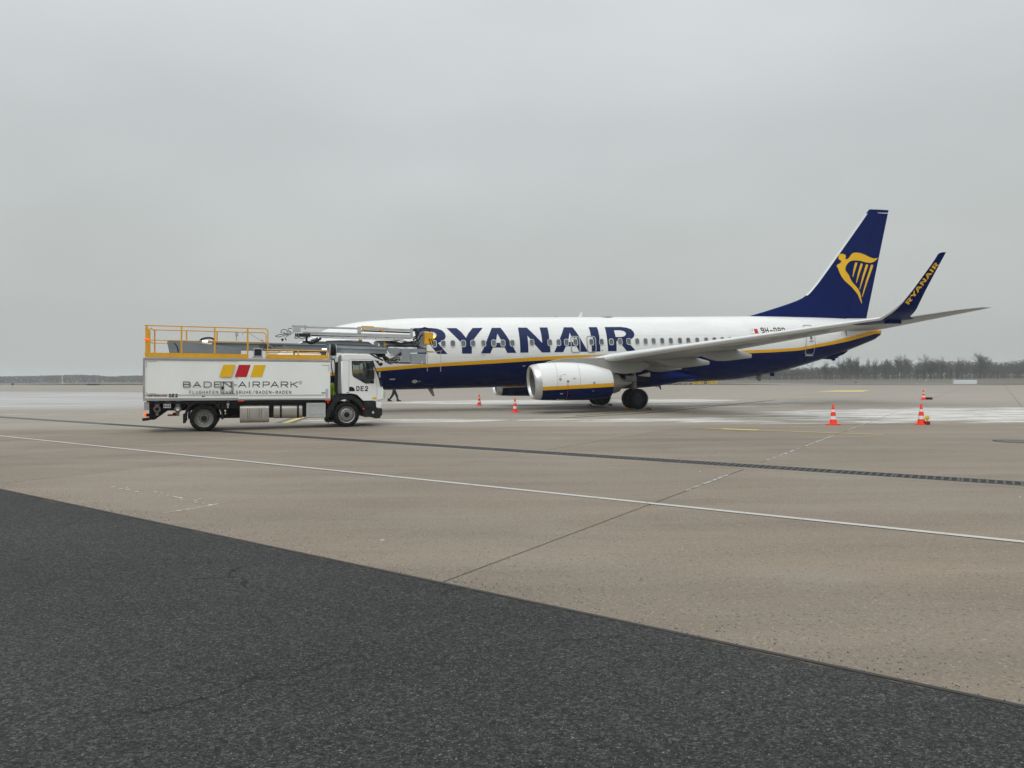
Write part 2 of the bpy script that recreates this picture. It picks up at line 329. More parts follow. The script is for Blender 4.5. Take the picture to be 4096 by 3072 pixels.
    t.links.new(col, p.inputs['Base Color']); t.links.new(rng(t, a, .3, .7, .62, .8), p.inputs['Roughness']); p.inputs['Specular IOR Level'].default_value = .3
    bn = t.nodes.new('ShaderNodeBump'); bn.inputs['Strength'].default_value = .35; bn.inputs['Distance'].default_value = .006
    t.links.new(mth(t, 'ADD', c, mth(t, 'MULTIPLY', d, .6)), bn.inputs['Height']); t.links.new(bn.outputs[0], p.inputs['Normal'])
    return m
M_['apron'] = apron_mat(False); M_['apronfar'] = apron_mat(True)
def asphalt_mat():
    m, t, p = new_mat('asphalt'); ge = t.nodes.new('ShaderNodeNewGeometry'); P = ge.outputs['Position']
    big = noise(t, mapping(t, P, rot=(0, 0, -GA), sc=(.5, 1.3, 1)), .5, 5, .6); g1 = noise(t, P, 95, 3, .7)
    vo = t.nodes.new('ShaderNodeTexVoronoi'); vo.inputs['Scale'].default_value = 105; t.links.new(P, vo.inputs['Vector'])
    v2 = t.nodes.new('ShaderNodeTexVoronoi'); v2.inputs['Scale'].default_value = 48; t.links.new(P, v2.inputs['Vector'])
    stone = rng(t, vo.outputs['Distance'], .15, .5, 1, 0)
    rnd = t.nodes.new('ShaderNodeSeparateColor'); t.links.new(vo.outputs['Color'], rnd.inputs[0]); rn2 = t.nodes.new('ShaderNodeSeparateColor'); t.links.new(v2.outputs['Color'], rn2.inputs[0])
    f = mth(t, 'ADD', .037, mth(t, 'MULTIPLY', mth(t, 'MULTIPLY', stone, rng(t, rnd.outputs[0], 0, 1, .25, 1)), .050))
    f = mth(t, 'MULTIPLY', f, rng(t, big, .3, .7, .78, 1.2)); f = mth(t, 'MULTIPLY', f, rng(t, g1, .3, .7, .55, 1.42)); f = mth(t, 'MULTIPLY', f, rng(t, noise(t, P, 28, 3, .75), .3, .7, .66, 1.34))
    v3 = t.nodes.new('ShaderNodeTexVoronoi'); v3.inputs['Scale'].default_value = 88; t.links.new(mapping(t, P, sc=(.8, 1.25, 1)), v3.inputs['Vector']); rn3 = t.nodes.new('ShaderNodeSeparateColor'); t.links.new(v3.outputs['Color'], rn3.inputs[0])
    f = mth(t, 'MULTIPLY', f, mth(t, 'ADD', .72, mth(t, 'MULTIPLY', mth(t, 'POWER', rn3.outputs[0], 3.0), 1.3))); f = mth(t, 'MULTIPLY', f, rng(t, rn2.outputs[0], 0, 1, .72, 1.28))
    spk = mth(t, 'MULTIPLY', rng(t, rnd.outputs[1], .88, .93, 0, 1), stone); sp2 = mth(t, 'MULTIPLY', rng(t, rn2.outputs[1], .975, .985, 0, 1), rng(t, v2.outputs['Distance'], .08, .36, 1, 0))
    f = mth(t, 'ADD', f, mth(t, 'ADD', mth(t, 'MULTIPLY', spk, .16), mth(t, 'MULTIPLY', sp2, .20)))
    # hairline cracks
    for sc_, k, rot in ((.33, .010, .3),):
        wn = t.nodes.new('ShaderNodeTexNoise'); wn.inputs['Scale'].default_value = 2.4; wn.inputs['Detail'].default_value = 6; t.links.new(P, wn.inputs['Vector'])
        va = t.nodes.new('ShaderNodeVectorMath'); va.operation = 'MULTIPLY_ADD'; va.inputs[1].default_value = (.55, .55, .55); t.links.new(wn.outputs[1], va.inputs[0]); t.links.new(mapping(t, P, rot=(0, 0, rot)), va.inputs[2])
        vc = t.nodes.new('ShaderNodeTexVoronoi'); vc.feature = 'DISTANCE_TO_EDGE'; vc.inputs['Scale'].default_value = sc_; t.links.new(va.outputs[0], vc.inputs['Vector'])
        ck = mth(t, 'MULTIPLY', mth(t, 'LESS_THAN', vc.outputs['Distance'], k*.45), rng(t, noise(t, P, .6, 2), .50, .62, 0, .5)); f = mth(t, 'MULTIPLY', f, mth(t, 'SUBTRACT', 1, ck))
    cb = t.nodes.new('ShaderNodeCombineColor')
    t.links.new(mth(t, 'MULTIPLY', f, 1.0), cb.inputs[0]); t.links.new(mth(t, 'MULTIPLY', f, 1.0), cb.inputs[1]); t.links.new(mth(t, 'MULTIPLY', f, .975), cb.inputs[2]); t.links.new(cb.outputs[0], p.inputs['Base Color'])
    p.inputs['Roughness'].default_value = .78; p.inputs['Specular IOR Level'].default_value = .18
    bn = t.nodes.new('ShaderNodeBump'); bn.inputs['Strength'].default_value = .8; bn.inputs['Distance'].default_value = .006
    t.links.new(mth(t, 'ADD', stone, mth(t, 'MULTIPLY', g1, 1.2)), bn.inputs['Height']); t.links.new(bn.outputs[0], p.inputs['Normal']); return m
M_['asphalt'] = asphalt_mat()
def field_mat(name, c1, c2, sc=.15):
    m, t, p = new_mat(name); ge = t.nodes.new('ShaderNodeNewGeometry'); P = ge.outputs['Position']
    f = rng(t, noise(t, P, sc, 7, .7), .35, .65, 0, 1); c = mixc(t, f, c1, c2); c = mixc(t, rng(t, noise(t, P, 6, 3), .4, .7, 0, .35), c, (.05, .045, .03)); t.links.new(c, p.inputs['Base Color']); p.inputs['Roughness'].default_value = .95; return m
M_['grass'] = field_mat('winter_grass', (.105, .082, .048), (.080, .070, .042)); M_['field'] = field_mat('far_field', (.09, .085, .055), (.10, .085, .055), .02); M_['taxi'] = field_mat('taxiway_asphalt', (.17, .16, .14), (.14, .135, .12), .05)
M_['mark'] = None
def mark_mat(name, col, wear):
    m, t, p = new_mat(name); o = [n for n in t.nodes if n.type == 'OUTPUT_MATERIAL'][0]; ge = t.nodes.new('ShaderNodeNewGeometry'); P = ge.outputs['Position']
    n1 = noise(t, P, 5, 6, .7); n2 = noise(t, P, 60, 3, .7)
    c = mixc(t, rng(t, n2, .3, .7, 0, .35), col, tuple(x*.6 for x in col)); t.links.new(c, p.inputs['Base Color']); p.inputs['Roughness'].default_value = .7
    tr = t.nodes.new('ShaderNodeBsdfTransparent'); mx = t.nodes.new('ShaderNodeMixShader'); al = rng(t, mth(t, 'ADD', mth(t, 'MULTIPLY', n1, .6), mth(t, 'MULTIPLY', n2, .4)), wear-.04, wear+.06, 0, 1)
    t.links.new(al, mx.inputs[0]); t.links.new(tr.outputs[0], mx.inputs[1]); t.links.new(p.outputs[0], mx.inputs[2]); t.links.new(mx.outputs[0], o.inputs[0]); return m
M_['whiteline'] = mark_mat('white_line_paint', (.50, .49, .455), .38); M_['yelline'] = mark_mat('yellow_line_paint', (.62, .47, .16), .36); M_['wornline'] = mark_mat('worn_line_paint', (.44, .36, .20), .42); M_['frostline'] = mark_mat('joint_frost', (.62, .62, .60), .50); M_['tar'] = mark_mat('tar_seal', (.035, .034, .032), .34); M_['blueline'] = mark_mat('blue_grey_paint', (.10, .115, .135), .38)

def sheet(name, pts, z, mat, kind='structure', parent=None):
    mb = MB(); mb.add([Vector((p[0], p[1], z)) for p in pts], [tuple(range(len(pts)))]); o = mb.build(name, mat, parent, ang=0)
    if kind: o['kind'] = kind
    return o
def strip(name, u0, v0, u1, v1, w, z, mat, kind='structure', n=1):
    a = E1*u0+E2*v0; b = E1*u1+E2*v1; d = (b-a).normalized(); q = Vector((-d.y, d.x))*w/2
    return sheet(name, [a-q, b-q, b+q, a+q], z, mat, kind)

BIG = 9000
g0 = sheet('ground', [(-BIG, -BIG), (BIG, -BIG), (BIG, BIG), (-BIG, BIG)], -.06, M_['field'])
# the asphalt stand edge in the foreground, its border a little ragged
mb = MB(); rim_ = []
jit = 0
for i in range(1401):
    u = -42+i*.06; jit = jit*.8+random.gauss(0, .007); rim_.append(uv(u, 4.6+jit+random.uniform(-.006, .006)+.012*sin(u*1.7)))
pts = rim_+[uv(42, -60), uv(-42, -60)]
vs = [Vector((p.x, p.y, .006)) for p in pts]; vs2 = [Vector((p.x, p.y, -.05)) for p in pts]
k = len(pts); tr = tessellate_polygon([vs]); mb.add(vs+vs2, [tuple(q) for q in tr]+[(i, (i+1) % k, k+(i+1) % k, k+i) for i in range(k)])
mb.build('asphalt', M_['asphalt'], None, ang=0, kind='structure')
sheet('asphalt_beyond', [uv(-2000, 4.6), uv(-42, 4.6), uv(-42, -60), uv(-2000, -60)], .006, M_['asphalt'])
sheet('asphalt_beyond', [uv(42, 4.6), uv(2000, 4.6), uv(2000, -60), uv(42, -60)], .006, M_['asphalt'])

# concrete apron: slabs as pieces near the camera, one sheet beyond
USTEP, UOFF = 5.2, -4.0
VJ = [4.6, 9.30, 13.58, 13.91, 14.41, 14.74, 19.3, 23.75, 28.4, 33.0, 37.6, 42.2]
base = sheet('apron', [uv(-700, 4.0), uv(700, 4.0), uv(700, 150), uv(-700, 150)], -.022, paint('joint_filler', (.028,.025,.022), .9))
def slab_mesh(w, h):
    e = .006; me = bpy.data.meshes.new('slab'); g = .013
    g = .010; x0, x1, y0, y1 = g, w-g, g, h-g
    vs = [(x0+e,y0+e,0),(x1-e,y0+e,0),(x1-e,y1-e,0),(x0+e,y1-e,0),(x0,y0,-e),(x1,y0,-e),(x1,y1,-e),(x0,y1,-e),(x0,y0,-.02),(x1,y0,-.02),(x1,y1,-.02),(x0,y1,-.02)]
    fs = [(0,1,2,3)]+[(i, 4+i, 4+(i+1) % 4, (i+1) % 4) for i in range(4)]+[(4+i, 8+i, 8+(i+1) % 4, 4+(i+1) % 4) for i in range(4)]
    me.from_pydata(vs, [], fs); me.materials.append(M_['apron']); return me
nsl = 0; slabs_u = {}
for r in range(len(VJ)-1):
    v0, v1 = VJ[r], VJ[r+1]
    if r == 3: continue                       # the drain channel lies here
    thin = r in (2, 4)
    step = USTEP*2 if thin else USTEP
    me = slab_mesh(step, v1-v0)
    off = UOFF-(1.7 if thin else 0)
    k0 = math.floor((-52-v0*.25-off)/step); k1 = math.ceil((34+v1*.35-off)/step)
    if thin: k0 = math.floor((-44-off)/step); k1 = math.ceil((20-off)/step)
    if r == 0: k0, k1 = math.floor((-22-off)/step), math.ceil((12-off)/step)
    if r == 1: k0, k1 = math.floor((-34-off)/step), math.ceil((18-off)/step)
    for k in range(k0, k1):
        o = bpy.data.objects.new('slab', me); COL.objects.link(o); o.parent = base
        p = uv(off+k*step, v0, random.uniform(-.002, .002)); o.location = p; o.rotation_euler = (0, 0, GA); nsl += 1
    slabs_u[r] = (off+k0*step, off+k1*step)
    for a, b in ((-700, off+k0*step), (off+k1*step, 700)):
        o = sheet('paving', [uv(a, v0), uv(b, v0), uv(b, v1), uv(a, v1)], 0, M_['apronfar'], None, base)
sheet('paving', [uv(-700, VJ[-1]), uv(700, VJ[-1]), uv(700, 150), uv(-700, 150)], 0, M_['apronfar'], None, base)

# drain channel with its grating
dr = empty('drain_channel', uv(0, 14.16)); tag(dr, 'long slotted dark grey drain grating let into the concrete apron', 'drain')
dr.rotation_euler = (0, 0, GA)
MB().box((-90, -.25, -.020), (120, .25, -.012)).build('channel_bed', M_['black'], dr, ang=0)
MB().box((-90, -.25, -.015), (120, -.205, .0015)).box((-90, .205, -.015), (120, .25, .0015)).build('edge_rail', M_['dark'], dr, ang=0)
gm = paint('grating_iron', (.075, .078, .085), .5, metal=.4, var=.2, scale=4)
bar = MB()
for i in range(5): y = -.2+i*.1; bar.box((-.5, y-.016, -.012), (.498, y+.016, .001))
for i in range(9): x = -.47+i*.118; bar.box((x-.020, -.2, -.012), (x+.020, .2, .002))
gp = bar.build('grate', gm, dr, ang=0)
U0, U1 = -30, 22
gp.location = (U0, 0, 0)
for i in range(1, U1-U0):
    o = gp.copy(); COL.objects.link(o); o.location = (U0+i, 0, 0)
for x0, x1 in ((-90, U0-.5), (U1-.5, 120)):
    b = MB().box((x0, -.2, -.012), (x1, .2, -.001)).build('grate_run', gm, dr, ang=0); b['kind'] = 'stuff'

# painted lines
strip('edge_seal', -42, 4.625, 42, 4.625, .035, .009, M_['tar'])
for nm_, cnt_, mt_ in (('edge_grit', 800, paint('grit_dark', (.06,.055,.048), .9, var=.4, scale=30)), ('edge_grit', 1200, paint('grit_pale', (.30,.26,.20), .9, var=.3, scale=30))):
    mb = MB()
    for i in range(cnt_):
        u = random.uniform(-18, 4); v = 4.63+abs(random.gauss(0, .20)); r = random.uniform(.003, .009); p = uv(u, v, .0); a = random.uniform(0, 6)
        q = [Vector((p.x+r*cos(a+k*2.1)*random.uniform(.7, 1.2), p.y+r*sin(a+k*2.1)*random.uniform(.7, 1.2), .001)) for k in range(3)]; mb.add(q+[Vector((p.x, p.y, .002+r*.8))], [(0, 1, 3), (1, 2, 3), (2, 0, 3)])
    mb.build(nm_, mt_, None, ang=0, kind='stuff')
strip('white_line', -90, 9.2, 60, 9.2, .115, .008, M_['whiteline'])
u0, v0 = UV(2835, 1711); u1, v1 = UV(3535, 1740)
strip('yellow_line', u0, 23.62, u1, 23.62, .13, .008, M_['yelline'])
u2, _ = UV(3045, 1719); strip('yellow_line_block', u0+.6, 23.60, u2, 23.60, .42, .012, M_['yelline'])
def pxline(name, pts, w, mat, z=.008):
    for a, b in zip(pts, pts[1:]):
        p, q = UV(*a), UV(*b); strip(name, p[0], p[1], q[0], q[1], w, z, mat)
pxline('guide_line', [(1460, 1652), (1700, 1659), (1950, 1670), (2250, 1669)], .16, M_['wornline'])
pxline('guide_line', [(2250, 1669), (2560, 1650), (2850, 1623), (3100, 1597), (3300, 1583)], .30, M_['wornline'])
pxline('guide_seam', [(2250, 1673), (2570, 1654), (2860, 1626), (3100, 1600)], .12, M_['tar'], .012); pxline('guide_seam', [(2300, 1664), (2570, 1645), (2840, 1620)], .12, M_['tar'], .012)
pxline('lead_line', [(1140, 1692), (1225, 1664)], .34, M_['yelline']); pxline('lead_line_edge', [(1112, 1692), (1192, 1666)], .22, M_['blueline']); pxline('lead_line_edge', [(1165, 1692), (1245, 1664)], .22, M_['blueline'])
pxline('far_line', [(1905, 1553), (1960, 1552)], .5, M_['yelline']); pxline('far_line', [(3040, 1554), (3110, 1553)], .5, M_['yelline'])
sheet('yellow_marking', [ground(*p) for p in ((3262, 1567), (3345, 1562), (3480, 1561), (3448, 1567.5))], .008, M_['yelline'])
strip('edge_line', -500, 148.6, 500, 148.6, .7, .008, M_['whiteline'])
# frost caught in the joints
for (a, b) in (((2660, 1955), (2880, 1898)), ((3062, 1843), (3215, 1795)), ((3240, 1785), (3370, 1742)), ((3440, 1722), (3790, 1598))):
    (ua, va), (ub, vb) = UV(*a), UV(*b); k = round(((ua+ub)/2-UOFF)/USTEP)
    mb = MB()
    strip('joint_frost', UOFF+k*USTEP, va, UOFF+k*USTEP, vb, .05 if va < 30 else .12, .006, M_['frostline'])
(ua, va) = UV(640, 2025); strip('joint_frost', -9.2, va-.25, -9.2, va+.5, .05, .006, M_['frostline'])
mb = MB(); 
for i in range(26):
    t_ = random.random(); g = ground(460+430*t_+random.gauss(0, 10), 1950+75*t_+random.gauss(0, 5)); w = random.uniform(.01, .05); h = w*.5
    n = 7; mb.add([(g.x+w*cos(2*pi*k/n)*random.uniform(.6, 1.2), g.y+h*sin(2*pi*k/n)*random.uniform(.6, 1.3), .005+.0001*i) for k in range(n)], [tuple(range(n))])
for (px, py) in ((1590, 1862), (2160, 1862), (2800, 1888), (1530, 2162), (2875, 1813), (1470, 1700), (4080, 1990)):
    g = ground(px, py); w = .03; mb.add([(g.x+w*cos(2*pi*k/7)*random.uniform(.6, 1.2), g.y+w*.5*sin(2*pi*k/7), .006) for k in range(7)], [tuple(range(7))])
mb.build('ice_flakes', M_['reflect'], None, ang=0, kind='stuff')

# beyond the apron: verge, taxiways, field
sheet('grass_verge', [uv(-900, 150), uv(900, 150), uv(900, 176), uv(-900, 176)], .02, M_['grass'])
sheet('taxiway', [uv(-900, 176), uv(900, 176), uv(900, 206), uv(-900, 206)], .015, M_['taxi'])
sheet('far_grass', [uv(-900, 206), uv(900, 206), uv(900, 232), uv(-900, 232)], .02, M_['grass'])
sheet('runway', [uv(-1500, 232), uv(1500, 232), uv(1500, 262), uv(-1500, 262)], .015, M_['taxi'])
c0, c1 = UV(3105, 1543), UV(3600, 1543)
sheet('taxiway_link', [uv(c0[0]-2, 150.2), uv(c0[0]+46, 150.2), uv(c0[0]+20, 176), uv(c0[0]-25, 176)], .05, M_['taxi'])
sheet('frost_patch', [uv(c0[0]+2, 151.5), uv(c0[0]+9, 151.5), uv(c0[0]-6, 172), uv(c0[0]-20, 172)], .06, M_['frostline'])
sheet('frost_patch', [uv(c0[0]+30, 151.5), uv(c0[0]+36, 151.5), uv(c0[0]+24, 158), uv(c0[0]+16, 158)], .06, M_['frostline'])

# grass tufts at the verge edge: a low rough bank
mb = MB()
for i in range(9000):
    u = random.uniform(-420, 160); v = 150+random.random()**1.5*24
    if c0[0]-24 < u < c0[0]+46: continue
    p = uv(u, v, .02); h = random.uniform(.12, .38); w = random.uniform(.1, .3); a = random.uniform(0, pi)
    d = Vector((cos(a)*w, sin(a)*w, 0)); mb.add([p-d, p+d, p+Vector((random.gauss(0, .1), random.gauss(0, .1), h))], [(0, 1, 2)])
mb.build('verge_grass', M_['grass'], None, ang=0, kind='stuff')
# ------------------------------------------------------------------ the airliner
A = Frame((-13.09, 37.135), .22087, .037, .01019, 19.7)
ac = A.root('airliner'); tag(ac, 'white, yellow and navy twin-engine passenger jet with a yellow harp on its fin', 'airliner')
TOP = [(0,2.76),(.25,3.06),(.53,3.29),(1.2,3.66),(1.73,3.94),(2.97,4.57),(3.67,4.80),(4.36,4.95),(5.1,5.07),(6.5,5.17),(7.6,5.24),(9.15,5.285),(12.7,5.31),(22,5.36),(28.7,5.41),(30.4,5.40),(34,5.33),(36.2,5.24),(37.05,5.16),(37.6,4.95),(37.9,4.68)]
BOT = [(0,2.76),(.25,2.40),(.53,2.14),(1.2,1.80),(1.73,1.65),(2.97,1.43),(4.36,1.33),(6,1.29),(12.3,1.315),(20,1.35),(23.6,1.38),(25.2,1.41),(26.6,1.45),(27.6,1.51),(28.6,1.63),(30.4,1.89),(32.2,2.29),(34,2.76),(35.8,3.29),(37.3,3.80),(37.65,3.93),(37.9,4.12)]
WID = [(0,.02),(.25,.36),(.53,.60),(1.2,.96),(1.73,1.16),(2.97,1.52),(4.36,1.74),(6,1.85),(7.6,1.88),(26,1.88),(28,1.81),(30,1.64),(32,1.38),(34,1.06),(36,.70),(37.3,.45),(37.9,.34)]
def fus(s): t, b, w = smooth(TOP, s), smooth(BOT, s), smooth(WID, s); return (t+b)/2, (t-b)/2, w
def fside(s, z, e=0):
    c, h, w = fus(s); q = max(-1, min(1, (z-c)/h)); return w*sqrt(max(0, 1-q*q))+e
def fhit(px, py, e=0):
    y = 1.8
    for _ in range(12): s, z = A.hit(px, py, y); y = .5*y+.5*fside(s, z, e)
    return s, z
def ftilt(s, z):
    c, h, w = fus(s); q = max(-.99, min(.99, (z-c)/h)); return math.atan2(q*w, sqrt(1-q*q)*h)   # lean of the skin from vertical
BANDT = [fhit(*p) for p in ((1505,1472),(1600,1464),(1664,1459),(1757,1452.5),(1850,1446.5),(2000,1437.5),(2127,1429.5),(2295,1421),(2500,1415.5),(2750,1409),(2975,1402),(3100,1396.5),(3200,1390),(3266,1377),(3330,1364.5),(3400,1347),(3460,1331),(3505,1319))]
BANDB = [fhit(*p) for p in ((1505,1485.5),(1600,1478),(1664,1472.5),(1757,1466),(1850,1461),(2000,1452.5),(2127,1444),(2295,1435),(2500,1427.5),(2750,1421),(2975,1414),(3100,1409),(3200,1402),(3266,1390),(3330,1379),(3400,1364),(3460,1348),(3505,1335))]
BANDT = [(0, BANDT[0][1]-.55)]+[(2.5, BANDT[0][1]-.28)]+BANDT; BANDB = [(0, BANDB[0][1]-.53)]+[(2.5, BANDB[0][1]-.28)]+BANDB
def setliv(o, fn):
    a = o.data.attributes.new('livery', 'FLOAT', 'POINT')
    for i, v in enumerate(o.data.vertices): a.data[i].value = fn(v.co)
def liv(co):
    t, b = interp(co.x, BANDT), interp(co.x, BANDB); return (co.z-b)/(t-b)
ss = [0, .03, .08, .15, .25, .38]+[.53+i*.16 for i in range(30)]; ss = [s for s in ss if s < 5.2]+[5.3+i*.3 for i in range(73)]; ss = [s for s in ss if s < 27]+[27+i*.2 for i in range(55)]; ss = sorted(set(round(s, 3) for s in ss if s < 37.9))+[37.9]
rings = []
NF = 120
for s in ss:
    c, h, w = fus(s); rings.append([(s, -w*cos(2*pi*k/NF), c+h*sin(2*pi*k/NF)) for k in range(NF)])
fo = MB().loft(rings).build('fuselage', M_['livery'], ac, ang=50); setliv(fo, liv)
def skin(pts2, name, mat, parent=ac, e=.010, holes=(), dz=.14, ds=.9, **kw):
    "a decal or seal lying on the port side skin; pts2 in (s, z)"
    bm = bmesh.new()
    loops = [[Vector((p[0], 0, p[1])) for p in pts2]]+[[Vector((p[0], 0, p[1])) for p in h] for h in holes]
    allp = [v for l in loops for v in l]; vs = [bm.verts.new(v) for v in allp]
    for t in tessellate_polygon(loops):
        try: bm.faces.new([vs[i] for i in t])
        except ValueError: pass
    z0 = min(v.z for v in allp); z1 = max(v.z for v in allp); s0 = min(v.x for v in allp); s1 = max(v.x for v in allp)
    z = z0+dz
    while z < z1: bmesh.ops.bisect_plane(bm, geom=bm.verts[:]+bm.edges[:]+bm.faces[:], plane_co=(0, 0, z), plane_no=(0, 0, 1)); z += dz
    s = s0+ds
    while s < s1: bmesh.ops.bisect_plane(bm, geom=bm.verts[:]+bm.edges[:]+bm.faces[:], plane_co=(s, 0, 0), plane_no=(1, 0, 0)); s += ds
    for v in bm.verts: v.co = Vector((v.co.x, -fside(v.co.x, v.co.z, e), v.co.z))
    bmesh.ops.recalc_face_normals(bm, faces=bm.faces)
    me = bpy.data.meshes.new(name); bm.to_mesh(me); bm.free(); me.materials.append(mat)
    o = bpy.data.objects.new(name, me); COL.objects.link(o); o.parent = parent
    for k, v in kw.items(): o[k] = v
    return o
def z3(x, y): return 2040+x/3.95, 1290+y/3.95
def z2(x, y): return 1700+x/4.809, 1290+y/4.809
R = [(1507,72),(1650,70),(1760,70),(1850,80),(1920,104),(1962,145),(1977,190),(1966,228),(1930,258),(1885,282),(1862,288),(1905,345),(1950,395),(1998,451),(1855,451),(1800,385),(1738,306),(1722,292),(1690,292),(1693,453),(1558,453),(1555,390),(1545,280),(1530,170)]
RC = [(1653,123),(1740,122),(1800,132),(1832,152),(1843,180),(1828,208),(1790,225),(1740,229),(1680,228),(1668,180)]
I_ = [(1252,73),(1385,72),(1405,130),(1420,210),(1432,330),(1437,458),(1300,460),(1298,350),(1290,230),(1275,140)]
A2 = [(862,75),(1000,75),(1095,205),(1165,330),(1240,462),(1103,463),(1060,375),(893,376),(850,468),(708,470),(760,352),(800,250)]; A2C = [(952,160),(925,308),(1018,308)]
NN = [(137,80),(277,80),(430,230),(519,322),(512,235),(478,78),(603,77),(625,190),(640,340),(648,472),(512,473),(400,345),(285,205),(298,340),(300,475),(172,477),(168,330),(155,200)]
A1 = [(1298,102),(1470,102),(1560,220),(1660,385),(1768,583),(1592,585),(1545,480),(1318,480),(1268,593),(1088,596),(1165,440),(1215,310)]; A1C = [(1405,212),(1370,391),(1502,391)]
YY = [(428,107),(620,107),(720,190),(802,296),(850,205),(932,105),(1127,102),(1030,222),(950,325),(915,400),(910,598),(723,598),(722,405),(690,365),(560,235)]
def rmap(p): return 1658+(p[0]-1507)/(1998-1507)*134, 1312+(p[1]-71)/(452-71)*104
LET = [([rmap(p) for p in R], [rmap(p) for p in RC]), ([z2(*p) for p in YY], None), ([z2(*p) for p in A1], [z2(*p) for p in A1C]), ([z3(*p) for p in NN], None),
       ([z3(*p) for p in A2], [z3(*p) for p in A2C]), ([z3(*p) for p in I_], None), ([z3(*p) for p in R], [z3(*p) for p in RC])]
for o_, h_ in LET:
    skin([fhit(*p) for p in o_], 'letter', M_['logoblue'], holes=[[fhit(*p) for p in h_]] if h_ else [], e=.010)
# cabin windows: frame and pane share one mesh each
def rrect(w, h, r, n=5):
    P = []
    for cx, cy, a in ((w-r, h-r, 0), (-w+r, h-r, pi/2), (-w+r, -h+r, pi), (w-r, -h+r, 3*pi/2)):
        for i in range(n+1): q = a+pi/2*i/n; P.append((cx+r*cos(q), cy+r*sin(q)))
    return P
wf = MB().plate([(x, 0, z) for x, z in rrect(.142, .20, .115)], [(x, 0, z) for x, z in rrect(.112, .165, .09)], (0, -.012, 0)).build('window', M_['winframe'], ac, ang=0)
pn = MB().prism([(x, -.002, z) for x, z in rrect(.116, .169, .093)], (0, -.004, 0)).build('pane', M_['pane'], wf, ang=0)
WP = [z2(x, y) for x, y in ((190,410),(366,408),(549,405),(751,405),(937,402),(1137,400),(1336,397),(1511,396),(1693,397),(2067,387))]+[z3(x, y) for x, y in ((641,316),(778,315),(902,313),(1044,311),(1296,309),(1457,306),(1611,305),(1748,302),(1886,300),(2019,299),(2151,298))]
WP += [(2400+x/3.16, 1200+y/3.16) for x, y in ((684,520),(793,518),(902,517),(1017,515),(1122,514),(1236,513),(1350,511),(1454,509),(1555,507),(1652,505),(1750,503))]
PX = [fhit(*p) for p in WP]
zl = PX[0][1]; s_ = PX[0][0]
while s_ > 6.0: s_ -= .508; PX.append((s_, zl-.0))
first = True
for s, z in PX:
    if first: f, p_ = wf, pn; first = False
    else:
        f = wf.copy(); COL.objects.link(f); p_ = pn.copy(); COL.objects.link(p_); p_.parent = f
    f.location = (s, -fside(s, z, .012), z); f.rotation_euler = (-ftilt(s, z)*1, 0, 0)
# overwing exits, doors
def ring2(cs, cz, w, h, r, t):
    return [(cs+x, cz+z) for x, z in rrect(w, h, r)], [(cs+x, cz+z) for x, z in rrect(w-t, h-t, max(.02, r-t))]
for (cx, cy) in ((1045, 347), (1298, 345)):
    s, z = fhit(*z3(cx, cy)); o_, h_ = ring2(s, z, .285, .485, .17, .062); skin(o_, 'overwing_exit', M_['doorline'], holes=[h_], e=.016)
    for dx in (-.10, .06): skin([(s+dx+a, z+.36+b) for a, b in rrect(.055, .03, .01, 1)], 'placard', M_['white'], e=.018)
s, z = fhit(3242, 1360, 0)
d4 = [fhit(*p) for p in ((3213,1302),(3220,1299),(3243,1300),(3252,1305),(3262,1350),(3264,1375),(3260,1400),(3256,1414),(3249,1419),(3227,1419),(3221,1413),(3224,1385),(3226,1350))]
cx_ = sum(p[0] for p in d4)/len(d4); cz_ = sum(p[1] for p in d4)/len(d4)
skin(d4, 'rear_door', M_['doorline'], holes=[[(lerp(cx_, a, .88), lerp(cz_, b, .945)) for a, b in d4]], e=.014)
s, z = fhit(3248, 1365); skin([(s+a, z+b) for a, b in rrect(.16, .05, .04, 2)], 'door_handle', M_['doorline'], e=.018); s, z = fhit(3247, 1351); skin([(s+a, z+b) for a, b in rrect(.09, .11, .08, 3)], 'door_porthole', M_['pane'], e=.018)
s, z = fhit(3238, 1422); skin([(s+a, z+b) for a, b in rrect(.34, .035, .02, 1)], 'scuff_plate', M_['ltgrey'], e=.02)
o_, h_ = ring2(4.45, 3.05, .43, .93, .18, .035); skin(o_, 'front_door', M_['doorline'], holes=[h_], e=.016)
for (a, b, c, d) in ((1.55, 3.62, 2.15, 3.98), (2.2, 3.78, 2.75, 4.18), (1.15, 3.45, 1.5, 3.62)): skin([(a, b), (c, b+.03), (c, d), (a+.2, d-.12)], 'cockpit_window', M_['black'], e=.014, dz=.08, ds=.3)
# flag and registration
fl = [fhit(2900+x/3.16, 1240+y/3.16) for x, y in ((322,240),(413,237),(430,294),(341,296))]
s0 = (fl[0][0]+fl[3][0])/2; s1 = (fl[1][0]+fl[2][0])/2; zt = fl[0][1]; zb = fl[2][1]; sm = (s0+s1)/2
skin([(s0-.02, zb-.02), (s1+.02, zb-.02), (s1+.02, zt+.02), (s0-.02, zt+.02)], 'flag', M_['greytape'], e=.010); skin([(s0, zb), (sm, zb), (sm, zt), (s0, zt)], 'flag_field', M_['white'], e=.016); skin([(sm, zb), (s1, zb), (s1, zt), (sm, zt)], 'flag_field', M_['inkred'], e=.016)
skin([(s0+.08, zt-.12), (s0+.16, zt-.12), (s0+.16, zt-.04), (s0+.08, zt-.04)], 'flag_cross', M_['panelgrey'], e=.02)
